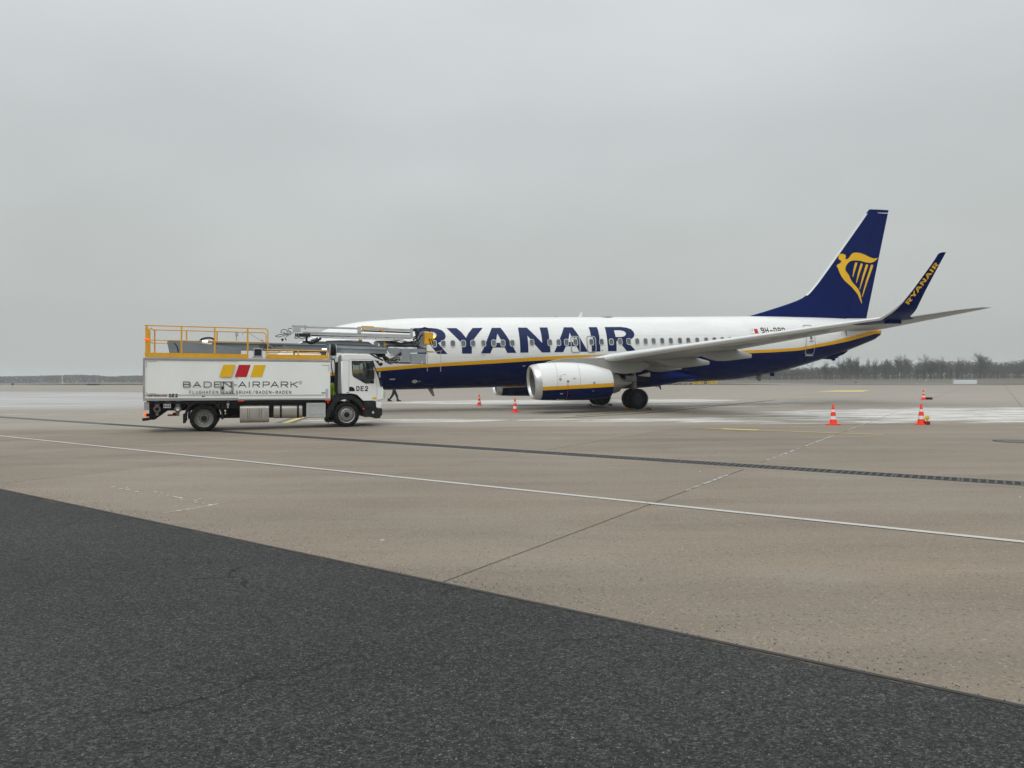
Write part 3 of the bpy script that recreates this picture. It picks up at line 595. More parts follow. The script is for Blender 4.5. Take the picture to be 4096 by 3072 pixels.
# stroke lettering
FONT = {
 'A': [[(0,0),(.5,1),(1,0)], [(.2,.34),(.8,.34)]], 'B': [[(0,0),(0,1),(.78,1),(.96,.9),(.96,.62),(.8,.53),(0,.53)], [(.8,.53),(1,.42),(1,.1),(.82,0),(0,0)]], 'C': [[(1,.8),(.8,1),(.2,1),(0,.8),(0,.2),(.2,0),(.8,0),(1,.2)]],
 'D': [[(0,0),(0,1),(.7,1),(1,.78),(1,.22),(.7,0),(0,0)]], 'E': [[(1,1),(0,1),(0,0),(1,0)], [(0,.52),(.85,.52)]], 'F': [[(1,1),(0,1),(0,0)], [(0,.52),(.8,.52)]], 'G': [[(1,.8),(.8,1),(.2,1),(0,.8),(0,.2),(.2,0),(.8,0),(1,.15),(1,.48),(.55,.48)]],
 'H': [[(0,0),(0,1)], [(1,0),(1,1)], [(0,.52),(1,.52)]], 'I': [[(.5,0),(.5,1)]], 'K': [[(0,0),(0,1)], [(1,1),(.0,.42)], [(.3,.6),(1,0)]], 'L': [[(0,1),(0,0),(1,0)]], 'M': [[(0,0),(0,1),(.5,.3),(1,1),(1,0)]], 'N': [[(0,0),(0,1),(1,0),(1,1)]],
 'O': [[(.2,0),(.8,0),(1,.2),(1,.8),(.8,1),(.2,1),(0,.8),(0,.2),(.2,0)]], 'P': [[(0,0),(0,1),(.8,1),(1,.88),(1,.55),(.8,.43),(0,.43)]], 'Q': [[(.25,0),(.75,0),(1,.2),(1,.8),(.75,1),(.25,1),(0,.8),(0,.2),(.25,0)], [(.6,.25),(1,-.05)]],
 'R': [[(0,0),(0,1),(.8,1),(1,.9),(1,.56),(.8,.46),(0,.46)], [(.55,.46),(1,0)]], 'S': [[(1,.82),(.8,1),(.2,1),(0,.82),(0,.64),(.2,.53),(.8,.47),(1,.36),(1,.18),(.8,0),(.2,0),(0,.18)]], 'T': [[(0,1),(1,1)], [(.5,1),(.5,0)]], 'U': [[(0,1),(0,.2),(.2,0),(.8,0),(1,.2),(1,1)]],
 'V': [[(0,1),(.5,0),(1,1)]], 'Y': [[(0,1),(.5,.5),(1,1)], [(.5,.5),(.5,0)]], '-': [[(.05,.42),(.95,.42)]], '/': [[(.1,-.1),(.9,1.1)]], '|': [[(.5,-.1),(.5,1.1)]], '0': [[(.25,0),(.75,0),(1,.25),(1,.75),(.75,1),(.25,1),(0,.75),(0,.25),(.25,0)]], '1': [[(.15,.75),(.55,1),(.55,0)]],
 '2': [[(0,.78),(.2,1),(.8,1),(1,.8),(1,.6),(0,0),(1,0)]], '3': [[(0,1),(.8,1),(1,.82),(1,.62),(.8,.52),(.3,.52)], [(.8,.52),(1,.4),(1,.18),(.8,0),(0,0)]], '8': [[(.2,0),(.8,0),(1,.2),(1,.4),(.8,.52),(1,.66),(1,.84),(.8,1),(.2,1),(0,.84),(0,.66),(.2,.52),(0,.4),(0,.2),(.2,0)], [(.2,.52),(.8,.52)]], '9': [[(1,.5),(.2,.5),(0,.62),(0,.85),(.2,1),(.8,1),(1,.85),(1,.2),(.8,0),(.1,0)]],
 '<': [[(1,.5),(0,.5)], [(.4,.8),(0,.5),(.4,.2)]], '>': [[(0,.5),(1,.5)], [(.6,.8),(1,.5),(.6,.2)]], ' ': []}
def strokes(ch, w, h, t):
    "quads (lists of 4 2-D points) for one character in a w x h box"
    Q = []
    for pl in FONT[ch]:
        P = [Vector((t/2+x*(w-t), t/2+y*(h-t))) for x, y in pl]
        for a, b in zip(P, P[1:]):
            d = (b-a); L = d.length
            if L < 1e-6: continue
            d /= L; q = Vector((-d.y, d.x))*t/2; e = d*t/2
            Q.append([a-q-e, b-q+e, b+q+e, a+q-e])
    return Q
def text_mb(chars, fn):
    "chars: list of (char, x, y, w, h, t); fn maps 2-D to 3-D"
    mb = MB(); k = 0
    for ch, x, y, w, h, t in chars:
        for q in strokes(ch, w, h, t):
            vs = []
            for p in q: v = Vector(fn(x+p.x, y+p.y)); vs.append(v)
            mb.add([(v.x, v.y-.00025*k, v.z) for v in vs], [(0, 1, 2, 3)]); k = (k+1) % 9
    return mb
def line(txt, x, y, w, h, t, gap): return [(c, x+i*(w+gap), y, w, h, t) for i, c in enumerate(txt)]
a = fhit(2900+472/3.16, 1240+290/3.16); b = fhit(2900+775/3.16, 1240+238/3.16)
wd = (b[0]-a[0])/6; hh = .345
text_mb(line('9H-QRP', a[0], a[1]-.01, wd*.74, hh, .055, wd*.26), lambda x, z: (x, -fside(x, z, .014), z)).build('registration', M_['ink'], ac, ang=0)

# wing-to-body fairing
FAT = [(12.6,-.6,2.3,2.1),(13.6,-.1,2.6,1.55),(15,.42,2.85,1.16),(17,.52,2.9,1.08),(20,.52,2.7,1.08),(21.6,.42,2.4,1.14),(23,.25,2.2,1.30),(24.3,.02,1.95,1.50)]
rings = []
for i in range(40):
    s = 12.6+i*(24.4-12.6)/39
    ex = smooth([(q[0], q[1]) for q in FAT], s); zt = smooth([(q[0], q[2]) for q in FAT], s); zb = smooth([(q[0], q[3]) for q in FAT], s); r = []
    for k in range(48):
        q = 2*pi*k/48; cz = (zt+zb)/2; hz = (zt-zb)/2; pw_ = max(0, min(1, ex/.5)); z = cz+hz*math.copysign(abs(sin(q))**lerp(1, .8, pw_), sin(q)); w = (1.35+ex*1.25)
        r.append((s, -w*math.copysign(abs(cos(q))**lerp(1, .6, pw_), cos(q)), z))
    rings.append(r)
MB().loft(rings).build('belly_fairing', M_['blue'], ac, ang=60)

# wings -------------------------------------------------------------------
def foil(c, tk, n=14, camber=.012):
    "closed airfoil outline: list of (x, z), upper surface from trailing edge forward then lower back"
    def th(x): return 5*tk*(.2969*sqrt(x)-.126*x-.3516*x*x+.2843*x**3-.1036*x**4)
    up = []; lo = []
    for i in range(n+1):
        x = .5*(1-cos(pi*i/n)); cm = camber*4*x*(1-x)
        up.append((x*c, (cm+th(x))*c)); lo.append((x*c, (cm-th(x))*c))
    return list(reversed(up))+lo[1:-1]
def wLE(y): return 17.27+.551*(y-5) if y > 4.2 else lerp(14.35, 17.27-.551*.8, (max(0, y-1.2)/3.0)**.8)
def wTE(y): return 22.25+.262*(y-5.2) if y > 5.2 else 22.25
def wZ(y): return 2.80+.0885*(y-5)
def wing(side, parent):
    rings = []; ys = [1.0, 1.9, 2.8, 3.6, 4.4, 5.2, 6.5, 8, 10, 12, 14, 15.5, 15.85]
    for y in ys:
        c = wTE(y)-wLE(y); tk = lerp(.122, .10, min(1, (y-1)/8)); tw = lerp(.035, -.01, y/16.8)
        z0 = wZ(y)-lerp(.28, 0, min(1, (y-1)/4))*.55
        rings.append([(wLE(y)+x, -side*y, z0+z-x*tw*.5) for x, z in foil(c, tk)])
    return MB().loft(rings).build('wing', M_['wing'], parent, ang=50)
for side in (1, -1):
    wing(side, ac)
    # bright leading edge slats
    rings = []
    for y in (4.95, 6.5, 8, 10, 12, 14, 15.5, 16.8):
        c = wTE(y)-wLE(y); tk = lerp(.122, .10, min(1, (y-1)/8)); tw = lerp(.035, -.01, y/16.8); P = [p for p in foil(c, tk, 22)]
        z0 = wZ(y)-lerp(.28, 0, min(1, (y-1)/4))*.55
        k = len(P); P = [p for p in P if p[0] < .115*c]
        P.sort(key=lambda p: math.atan2(p[1]-.012*c, -(p[0]-.12*c)), reverse=True)
        rings.append([(wLE(y)+x-.012, -side*y, z0+z-x*tw*.5+(.006 if z > 0 else -.006)) for x, z in P])
    tp_ = Vector((16.45, -side*4.55, 2.735)); rings.insert(0, [tuple(tp_.lerp(Vector(p), .10)) for p in rings[0]])
    n = len(rings[0]); MB().add([p for r in rings for p in r], [(i*n+k, i*n+k+1, (i+1)*n+k+1, (i+1)*n+k) for i in range(len(rings)-1) for k in range(n-1)]).build('slat', M_['wingedge'], ac, ang=50)
    # blended winglet: (y, z, leading edge s, trailing edge s)
    WT = [(16.95,1265,3538,3645),(17.22,1250,3563,3660),(17.40,1235,3582,3671),(17.55,1210,3609,3683),(17.66,1160,3651,3708),(17.79,1110,3689,3735),(17.90,1060,3727,3762),(17.97,1024,3752,3782),(18.0,1013,3762,3788),(18.02,1009,3776,3790)]
    WW = [(y, (wLE(y)-.004, wZ(y)), (wTE(y), wZ(y)-.0)) for y in (15.8, 16.3, 16.75)]
    for (y, row, xl, xt) in WT: WW.append((y, A.hit(xl, row, y), A.hit(xt, row, y)))
    def ring(i, lim=None):
        y, (l, zl), (t_, zt) = WW[i]; a = WW[max(i-1, 0)]; b = WW[min(i+1, len(WW)-1)]; d = Vector((b[0]-a[0], b[1][1]-a[1][1])).normalized(); nx = Vector((-d.y, d.x)); c = t_-l
        P = foil(c, .103 if y < 16.5 else .088, 12, 0); k_ = 1.0; dx = 0
        if lim:
            P = [p for p in foil(c, .085, 22, 0) if p[0] < min(.18*c, .15)]; P.sort(key=lambda p: math.atan2(p[1], -(p[0]-.18*c)), reverse=True); k_ = 1.1; dx = -.012
        return [(l+x+dx, -side*(y+nx.x*q*k_), lerp(zl, zt, x/c)+nx.y*q*k_) for x, q in P]
    MB().loft([ring(i) for i in range(len(WW))]).build('winglet', M_['blue'], ac, ang=50)
    rg = [ring(i, True) for i in range(len(WW)-2)]
    n = min(len(r) for r in rg); rg = [r[(len(r)-n)//2:(len(r)-n)//2+n] for r in rg]
    MB().add([p for r in rg for p in r], [(i*n+k, i*n+k+1, (i+1)*n+k+1, (i+1)*n+k) for i in range(len(rg)-1) for k in range(n-1)]).build('winglet_edge', M_['wingedge'], ac, ang=50)
    # flap track fairings
    for (yc, tip, h, w, L) in ((2.95, A.hit(2727, 1470, 2.95), .19, .17, 3.0), (5.3, A.hit(2838, 1449, 5.3), .24, .20, 3.6), (8.1, A.hit(3007, 1421, 8.1), .23, .19, 3.4)):
        rings = []
        for i in range(17):
            t_ = i/16; s = tip[0]-L*(1-t_); hh_ = h*min(1, sin(min(1, t_*1.5)*pi/2))**.7*(1-.62*max(0, (t_-.55)/.45)); ww = w*sin(min(1, t_*2.0)*pi/2)**.7*(1-.75*max(0, (t_-.5)/.5))
            zc = tip[1]-.05+.42*max(0, 1-t_*2.2)**1.5; hh_ = max(hh_, .03); ww = max(ww, .03)
            up_ = lerp(.30, .02, max(0, (t_-.55)/.45))
            rings.append([(s, -side*(yc+ww*cos(2*pi*k/20)), zc+(hh_*sin(2*pi*k/20) if sin(2*pi*k/20) < 0 else (hh_+up_)*sin(2*pi*k/20))) for k in range(20)])
        MB().loft(rings).build('flap_fairing', M_['wing'], ac, ang=60)
    # flap and aileron gaps, drawn as thin dark grooves on the lower skin
    mb = MB()
    def lower(y, f):
        c = wTE(y)-wLE(y); tk = lerp(.122, .10, min(1, (y-1)/8)); tw = lerp(.035, -.01, y/16.8); x = f*c
        th = 5*tk*(.2969*sqrt(f)-.126*f-.3516*f*f+.2843*f**3-.1036*f**4); z0 = wZ(y)-lerp(.28, 0, min(1, (y-1)/4))*.55
        return Vector((wLE(y)+x, -side*y, z0+(.048*f*(1-f)-th)*c-x*tw*.5-.006))
    for (ya, yb, f0, f1, n) in ((2.2, 5.2, .70, .70, 4), (5.4, 12.3, .70, .70, 8), (12.5, 15.9, .74, .74, 4)):
        for i in range(n):
            y0 = lerp(ya, yb, i/n); y1 = lerp(ya, yb, (i+1)/n); p, q = lower(y0, f0), lower(y1, f1); mb.add([p, q, q+Vector((.03, 0, 0)), p+Vector((.03, 0, 0))], [(0, 1, 2, 3)])
    for y in (12.4, 16.0): p, q = lower(y, .72), lower(y, .99); mb.add([p, q, q+Vector((0, .04, 0)), p+Vector((0, .04, 0))], [(0, 1, 2, 3)])
    mb.build('flap_gap', M_['dark'], ac, ang=0)
    if side == 1:
        # registration under the port wing, read from the ground
        mb = MB(); hgt = .95
        for i, ch in enumerate('9H-QRP'):
            for q in strokes(ch, .62, hgt, .13):
                vs = []
                for p in q:
                    yy = 9.6+i*.86+p.x; f = .62-(p.y)/(wTE(yy)-wLE(yy)); v = lower(yy, max(.05, f)); v.z -= .006; vs.append(v)
                mb.add(vs, [(0, 1, 2, 3)])
        mb.build('underwing_registration', M_['wingtext'], ac, ang=0)
        # small static wick box near the tip
        s, z = A.hit(3590, 1280, 16.6)
        MB().box((24.1, -16.72, 3.66), (24.75, -16.60, 3.78)).build('wingtip_light', M_['blue'], ac, ang=0)
# winglet lettering, port side outer face
WZY = [((w[1][1]+w[2][1])/2, w[0]) for w in WW]
def wl_hit(px, py):
    y = 17.8
    for _ in range(15):
        s, z = A.hit(px, py, y); yn = interp(z, WZY)+.045; y = .5*y+.5*yn
    return Vector((s, -y, z))
BL, BR, TL = Vector((3636.9, 1222.4)), Vector((3761, 1058)), Vector((3624.6, 1211))
def unit(p): bx = 1658+(p[0]-1658); yt = lerp(1311.8, 1308.2, (p[0]-1658)/(2421-1658)); yb = lerp(1415.8, 1404.7, (p[0]-1792)/(2545.8-1792)); return (p[0]-1658)/(2545.8-1658), (yb-p[1])/(yb-yt)
for o_, h_ in LET:
    def m2(p):
        u, v = unit(p); q = BL+(BR-BL)*u+(TL-BL)*v; return wl_hit(q.x, q.y)
    loops = [[m2(p) for p in o_]]+([[m2(p) for p in h_]] if h_ else [])
    vs = [v for l in loops for v in l]; mb = MB().add(vs, [tuple(t) for t in tessellate_polygon([[Vector((v.x, v.z, 0)) for v in l] for l in loops])]); mb.build('letter', M_['inkyel'], ac, ang=0)

# tail fin ------------------------------------------------------------------
LEp = [A.hit(*p, 0) for p in ((3002,1266),(3060,1247),(3120,1228),(3180,1208),(3212,1194),(3234,1176),(3262,1145),(3310,1080),(3380,982),(3440,898),(3474,849),(3484,838))]
TEp = [A.hit(*p, 0) for p in ((3466,1285),(3561,841))]
LEz = sorted([(z, s) for s, z in LEp]); LEz[0] = (5.30, LEz[0][1]-.5)
def finLE(z): return interp(z, LEz)
(sb, zb_), (st_, zt_) = TEp
def finTE(z): return lerp(sb, st_, (z-zb_)/(zt_-zb_))
zs = [4.9, 5.30, 5.42, 5.55, 5.7, 5.85, 6.0, 6.2, 6.4, 6.6, 6.8, 7.1, 7.5, 8.2, 9, 10, 11, 11.8, 12.15, 12.33, zt_]
def fin_th(z): return lerp(.30, .085, max(0, (z-5.2)/7.2))
def fin_ring(z, f0, f1, n=12):
    le, te = finLE(max(z, 5.3)), finTE(z); c = min(te-le, 5.6); le2 = te-(te-le); T = fin_th(z); P = []
    def th(s):
        d = (te-s); e = s-le; return T*min(1, (d/ (c*.62))**.75)*min(1, sqrt(max(0, e)/min(2.2, .4*c)))*.5+.004
    A_, B_ = le+(te-le)*f0, le+(te-le)*f1
    xs = [lerp(A_, B_, .5*(1-cos(pi*i/n)) if f0 == 0 else i/n) for i in range(n+1)]
    return [(x, -th(x), z) for x in xs]+[(x, th(x), z) for x in reversed(xs)]
def hinge(z): te = finTE(z); c = interp(z, [(5, 1.60), (12.4, .78)]); return (te-c-finLE(max(z, 5.3)))/(te-finLE(max(z, 5.3)))
MB().loft([fin_ring(z, 0, hinge(z)) for z in zs]).build('fin', M_['blue'], ac, ang=40)
MB().loft([fin_ring(z, hinge(z)+.006, 1, 5) for z in zs if 5.2 < z <= 12.15]).build('rudder', M_['blue'], ac, ang=40)
MB().loft([fin_ring(z, hinge(z)-.0, 1, 5) for z in (12.2, 12.33, zt_)]).build('fin_cap', M_['blue'], ac, ang=40)
mb = MB(); rg = []
for z in [6.75, 6.9, 7.1, 7.5, 8.5, 9.5, 10.5, 11.5, 12.1]:
    le = finLE(z); w = .11; T = fin_th(z); c = finTE(z)-le
    rg.append([(le+w, -(T*sqrt(w/min(2.2, .4*c))*.5+.012), z), (le+.05, -(T*sqrt(.05/min(2.2, .4*c))*.5+.016), z), (le-.015, 0, z), (le+.05, (T*sqrt(.05/min(2.2, .4*c))*.5+.016), z), (le+w, (T*sqrt(w/min(2.2, .4*c))*.5+.012), z)])
mb.add([p for r in rg for p in r], [(i*5+k, i*5+k+1, (i+1)*5+k+1, (i+1)*5+k) for i in range(len(rg)-1) for k in range(4)]).build('leading_edge', M_['wingedge'], ac, ang=60)
def hz(x, y): return 3300+x/4.022, 980+y/4.022
def finpt(px, py):
    s, z = A.hit(px, py, .2)
    for _ in range(3):
        le, te = finLE(max(z, 5.3)), finTE(z); c = min(te-le, 5.6); T = fin_th(z); y = T*min(1, (max(0, te-s)/(c*.62))**.75)*min(1, sqrt(max(0, s-le)/min(2.2, .4*c)))*.5+.016; s, z = A.hit(px, py, y)
    return Vector((s, -y, z))
HARP = [(875,208),(845,214),(800,217),(740,195),(660,155),(590,130),(520,121),(475,128),(445,150),(415,195),(390,222),(355,232),(348,215),(357,185),(350,160),(325,146),(290,141),(255,146),(241,170),(238,205),(243,232),(262,242),(280,252),(281,270),(262,295),(225,312),(205,335),(212,352),(228,368),(240,410),(262,465),(300,530),(340,580),(390,625),(450,680),(500,740),(545,800),(570,860),(590,915),(604,948),(607,935),(600,880),(590,820),(580,770),(560,720),(520,670),(480,625),(450,590),(420,530),(400,480),(370,440),(347,410),(347,380),(355,345),(375,310),(405,275),(440,255),(490,248),(560,250),(620,262),(680,280),(740,288),(790,278),(830,255),(860,225)]
def decal3(pts, fn, name, mat, parent=ac, cell=.35):
    "fill an outline, cut it into cells and lay every vertex on the surface fn"
    bm = bmesh.new(); vs = [bm.verts.new((p[0], p[1], 0)) for p in pts]
    for t in tessellate_polygon([[Vector((p[0], p[1], 0)) for p in pts]]):
        try: bm.faces.new([vs[i] for i in t])
        except ValueError: pass
    for ax in (0, 1):
        lo = min(p[ax] for p in pts); hi = max(p[ax] for p in pts); q = lo+cell
        while q < hi:
            bmesh.ops.bisect_plane(bm, geom=bm.verts[:]+bm.edges[:]+bm.faces[:], plane_co=(q, 0, 0) if ax == 0 else (0, q, 0), plane_no=(1, 0, 0) if ax == 0 else (0, 1, 0)); q += cell
    for v in bm.verts: v.co = fn(v.co.x, v.co.y)
    bmesh.ops.recalc_face_normals(bm, faces=bm.faces); me = bpy.data.meshes.new(name); bm.to_mesh(me); bm.free(); me.materials.append(mat); o = bpy.data.objects.new(name, me); COL.objects.link(o); o.parent = parent; return o
hp = decal3([hz(*p) for p in HARP], finpt, 'harp_emblem', M_['inkyel'], cell=14)
for (x0, y0, x1, y1) in ((520,300,466,514), (607,316,521,608), (693,330,574,711), (775,335,612,832)):
    d = Vector((x1-x0, y1-y0)); L = d.length; d /= L; n_ = Vector((-d.y, d.x)); P = []
    for i in range(9): q = pi*i/8; P.append((x0-d.x*20*sin(q)+n_.x*20*cos(q), y0-d.y*20*sin(q)+n_.y*20*cos(q)))
    P += [(x0+d.x*L*.5-n_.x*15-4, y0+d.y*L*.5-n_.y*15), (x1-n_.x*5, y1-n_.y*5), (x1+n_.x*5, y1+n_.y*5), (x0+d.x*L*.5+n_.x*15-4, y0+d.y*L*.5+n_.y*15)]
    decal3([hz(*p) for p in P], finpt, 'harp_string', M_['inkyel'], cell=14)

# tailplanes
for side in (1, -1):
    rings = []
    for i in range(9):
        t_ = i/8; y = lerp(.55, 7.18, t_); le = lerp(34.1, 38.15, t_); te = lerp(38.05, 39.25, t_); z = lerp(4.60, 5.30, t_)
        if i == 8: le += .35; te -= .02
        rings.append([(le+x, -side*y, z+q) for x, q in foil(te-le, .09 if i < 8 else .04, 12, -.004)])
    MB().loft(rings).build('tailplane', M_['wing'], ac, ang=50)
# engines -------------------------------------------------------------------
EC = 4.83
def nac_mid(s): return smooth([(13.3,1.58),(14.3,1.60),(15,1.60),(16,1.565),(17,1.49),(17.5,1.46)], s)
def nac_r(s): return smooth([(13.33,.80),(13.36,.855),(13.45,.90),(13.7,.945),(14.3,.99),(15,1.01),(16,.99),(16.6,.93),(17.1,.83),(17.5,.745)], s)
eT = [A.hit(x, y, EC+.9) for x, y in ((2174, 1547), (2437, 1532.5))]; eB = [A.hit(x, y, EC+.9) for x, y in ((2174, 1562), (2437, 1548))]
def eliv(co): t, b = lerp(eT[0][1], eT[1][1], (co.x-eT[0][0])/(eT[1][0]-eT[0][0])), lerp(eB[0][1], eB[1][1], (co.x-eB[0][0])/(eB[1][0]-eB[0][0])); return (co.z-b)/(t-b)
def nring(s, r, side, sh=0, n=64):
    c = nac_mid(s); P = []
    for k in range(n):
        q = 2*pi*k/n; z = sin(q); x = cos(q)
        rr = r*(1-.05*max(0, -z)**2); zz = c+rr*z
        P.append((s+sh*z, -side*(EC+r*1.03*x), zz))
    return P
for side in (1, -1):
    e = nring
    body = MB().loft([e(13.68+i*(17.5-13.68)/30, nac_r(13.68+i*(17.5-13.68)/30), side, -.07*(1-i/30)) for i in range(31)], cap=False)
    body.loft([e(17.5, .745, side), e(17.49, .70, side), e(17.0, .70, side)], cap=False)
    eng = body.build('engine_cowl', M_['nacelle'], ac, ang=50); setliv(eng, eliv)
    MB().loft([e(13.46, .755, side, -.07), e(13.38, .775, side, -.07), e(13.33, .815, side, -.07), e(13.36, .86, side, -.07), e(13.45, .905, side, -.07), e(13.56, .93, side, -.07), e(13.68, nac_r(13.68)-.002, side, -.07)], cap=False).build('inlet_lip', M_['lip'], eng, ang=60)
    MB().loft([e(13.46, .755, side, -.07), e(13.75, .725, side, -.05), e(14.0, .73, side, -.03), e(14.35, .765, side)], cap=False).build('inlet_duct', M_['duct'], eng, ang=60)  # dark duct colour paints in the shadow behind the lip
    c0_ = nac_mid(14.3); fm = MB(); fm.lathe([(0, .0), (0, .77)], (14.55, -side*EC, c0_), (1, 0, 0), 40)
    for k in range(24):
        q = 2*pi*k/24; a = Vector((0, cos(q), sin(q))); b = Vector((0, -sin(q), cos(q))); C = Vector((14.38, -side*EC, c0_))
        fm.add([C+a*.2-b*.03, C+a*.76-b*.085+Vector((.02, 0, 0)), C+a*.76+b*.05+Vector((.14, 0, 0)), C+a*.2+b*.02+Vector((.1, 0, 0))], [(0, 1, 2, 3)])
    fm.build('fan', M_['fan'], eng, ang=0); MB().lathe([(-.42, .005), (-.3, .09), (-.1, .19), (.05, .23)], (14.4, -side*EC, c0_), (1, 0, 0), 24).build('spinner', M_['dark'], eng, ang=60)
    MB().lathe([(0, .70), (.0, .58), (.30, .57), (.62, .52), (.86, .44), (.88, .40), (.5, .38)], (17.2, -side*EC, 1.47), (1, 0, 0), 40).build('core_nozzle', M_['dull'], eng, ang=40)
    MB().lathe([(0, .36), (.3, .30), (.7, .15), (.95, .03)], (17.85, -side*EC, 1.47), (1, 0, 0), 28).build('exhaust_cone', M_['dull'], eng, ang=60)
    MB().lathe([(-.004, .60), (.0, .745)], (17.2, -side*EC, 1.47), (1, 0, 0), 40).build('bypass_outlet', M_['black'], eng, ang=0)
    # pylon
    PY = [A.hit(px, py, EC) for px, py in ((2172,1456),(2195,1446),(2225,1439),(2262,1434),(2310,1431),(2360,1432),(2400,1431),(2450,1428),(2560,1440),(2600,1462),(2560,1488),(2500,1496),(2455,1492),(2440,1500),(2425,1490),(2380,1475),(2300,1465),(2220,1465))]
    rr = []
    MB().prism([(s, -side*(EC+.13), z) for s, z in PY], (0, side*.26, 0)).build('pylon', M_['wing'], ac, ang=30, bevel=.09)
# print on the near cowl
def cow(px, py, e=.012):
    y = EC+.9
    for _ in range(14):
        s, z = A.hit(px, py, y); r = nac_r(max(13.7, s)); q = max(-.98, min(.98, (z-nac_mid(s))/(r*(1 if z > nac_mid(s) else .96)))); y = .5*y+.5*(EC+r*1.03*sqrt(1-q*q)+e)
    return Vector((s, -y, z))
def c8(x, y): return 2050+x/3.687, 1400+y/3.687
def cowpoly(pts, name, mat): decal3([c8(*p) for p in pts], cow, name, mat, eng_near, 5)
eng_near = [o for o in ac.children if o.name.startswith('engine_cowl')][0]
def circ(cx, cy, r, n=14): return [(cx+r*cos(2*pi*i/n), cy+r*sin(2*pi*i/n)) for i in range(n)]
cowpoly(circ(712, 431, 20), 'warning_disc', M_['inkdred']); 
def cow2(x, y): return cow(x, y, .018)
decal3([c8(*p) for p in circ(712, 431, 13)], cow2, 'warning_disc', M_['white'], eng_near, 5); decal3([c8(*p) for p in ((702,420),(708,416),(722,442),(716,446))], lambda x, y: cow(x, y, .022), 'warning_mark', M_['ink'], eng_near, 5)
cowpoly(circ(821, 462, 14), 'warning_disc', M_['inkdred']); cowpoly([(828,458),(842,450),(842,474),(828,466)], 'warning_mark', M_['inkdred'])
cowpoly([(819,482),(825,482),(827,590),(815,680),(796,732),(788,732),(806,680),(820,590)], 'hazard_line', M_['inkdred'])
for (x0, y0, x1, y1) in ((700,375,735,390),(740,365,800,356),(893,415,950,427),(905,408,938,412),(706,640,745,652),(695,728,765,734),(648,722,690,732),(1180,603,1208,607)):
    cowpoly([(x0, y0), (x1, y0), (x1, y1), (x0, y1)], 'stencil', M_['greytape'] if y0 > 560 else M_['ltgrey'])
cowpoly(circ(1212, 485, 18), 'vent_port', M_['panelgrey'])
for xs in (((612,180),(640,230),(660,300),(668,380),(672,480),(672,575)), ((965,205),(985,270),(998,350),(1004,430),(1004,500),(998,560))):
    P = [(x, y) for x, y in xs]+[(x+3.5, y) for x, y in reversed(xs)]; cowpoly(P, 'cowl_seam', M_['panelgrey'])

# undercarriage --------------------------------------------------------------
def wheel_parts(c, side, r=.565, w=.38, parent=None, nm='main_wheel'):
    c = Vector(c); y = w/2
    prof = [(-y*.92, r*.62), (-y, r*.72), (-y, r*.86), (-y*.8, r*.96), (-y*.45, r), (y*.45, r), (y*.8, r*.96), (y, r*.86), (y, r*.72), (y*.92, r*.62)]
    t_ = MB().lathe(prof, c, (0, 1, 0), 40)
    for q in (-.4, -.13, .13, .4): t_.lathe([(w*q-.012, r+.002), (w*q-.012, r-.0), (w*q+.012, r-.0)], c, (0, 1, 0), 40)
    o = t_.build(nm, M_['tyre'], parent, ang=40)
    MB().lathe([(-y*.7, 0), (-y*.7, r*.30), (-y*.55, r*.34), (-y*.55, r*.50), (-y*.9, r*.56), (-y*.9, r*.635), (y*.9, r*.635), (y*.9, r*.56), (y*.55, r*.50), (y*.55, r*.34), (y*.7, r*.30), (y*.7, 0)], c, (0, 1, 0), 32).build('hub', M_['hub'], o, ang=35)
    return o
for side in (1, -1):
    g = bpy.data.objects.new('main_gear', None); COL.objects.link(g); g.parent = ac; g.location = (19.76, -side*2.86, 0)
    MB().tube([(0, 0, .50), (0, 0, 1.0)], .075, 14).tube([(0, 0, 1.0), (.0, side*.1, 2.1)], .125, 14).tube([(0, -.45, .56), (0, .45, .56)], .07, 12).tube([(.05, 0, .62), (.32, 0, .85), (.06, 0, 1.12)], .04, 6).tube([(-.05, side*.15, 1.25), (-.1, side*1.3, 1.7)], .06, 8).build('strut', M_['dull'], g, ang=40)
    mb = MB()
    for k in range(5): mb.tube([(.1*cos(k)+.05, .07*sin(k*2), .6+.1*k), (.16*cos(k*1.3), .12*sin(k), .9+.08*k), (.1, .1*sin(k*1.7), 1.4)], .014, 5)
    mb.tube([(-.22+.45*i/9, side*-.05, .98+.24*sin(pi*i/9)) for i in range(10)], .016, 5).build('brake_hose', M_['black'], g, ang=50)
    for q in (-.43, .43): wheel_parts((0, q, .565), side, parent=g)
    d0 = A.hit(2503, 1503, 3.35); d1 = A.hit(2547, 1526, 3.35)
    MB().box((d0[0]-19.76, -side*.52, d1[1]), (d1[0]-19.76, -side*.48, d0[1])).build('gear_door', M_['wing'], g, ang=0, bevel=.01)
MB().box((18.4, -3.0, 1.5), (20.6, 3.0, 1.75)).build('wheel_well', M_['black'], ac, ang=0)
MB().prism([(s, -2.6, z) for s, z in (A.hit(x, y, 2.6) for x, y in ((2552,1502),(2602,1489),(2602,1507),(2578,1506)))], (0, .05, 0)).build('well_panel', M_['white'], ac, ang=0)
g = bpy.data.objects.new('nose_gear', None); COL.objects.link(g); g.parent = ac; g.location = (4.17, 0, 0)
MB().tube([(0, 0, .35), (0, 0, 1.6)], .07, 12).tube([(0, -.25, .345), (0, .25, .345)], .05, 10).tube([(0, 0, .9), (-.6, 0, 1.5)], .04, 8).build('strut', M_['dull'], g)
for q in (-.2, .2): wheel_parts((0, q, .345), 1, .345, .2, g, 'nose_wheel')
for q in (-.5, .5): MB().box((-.9, q-.015, .95), (.5, q+.015, 1.5)).build('gear_door', M_['blue'], g, ang=0)
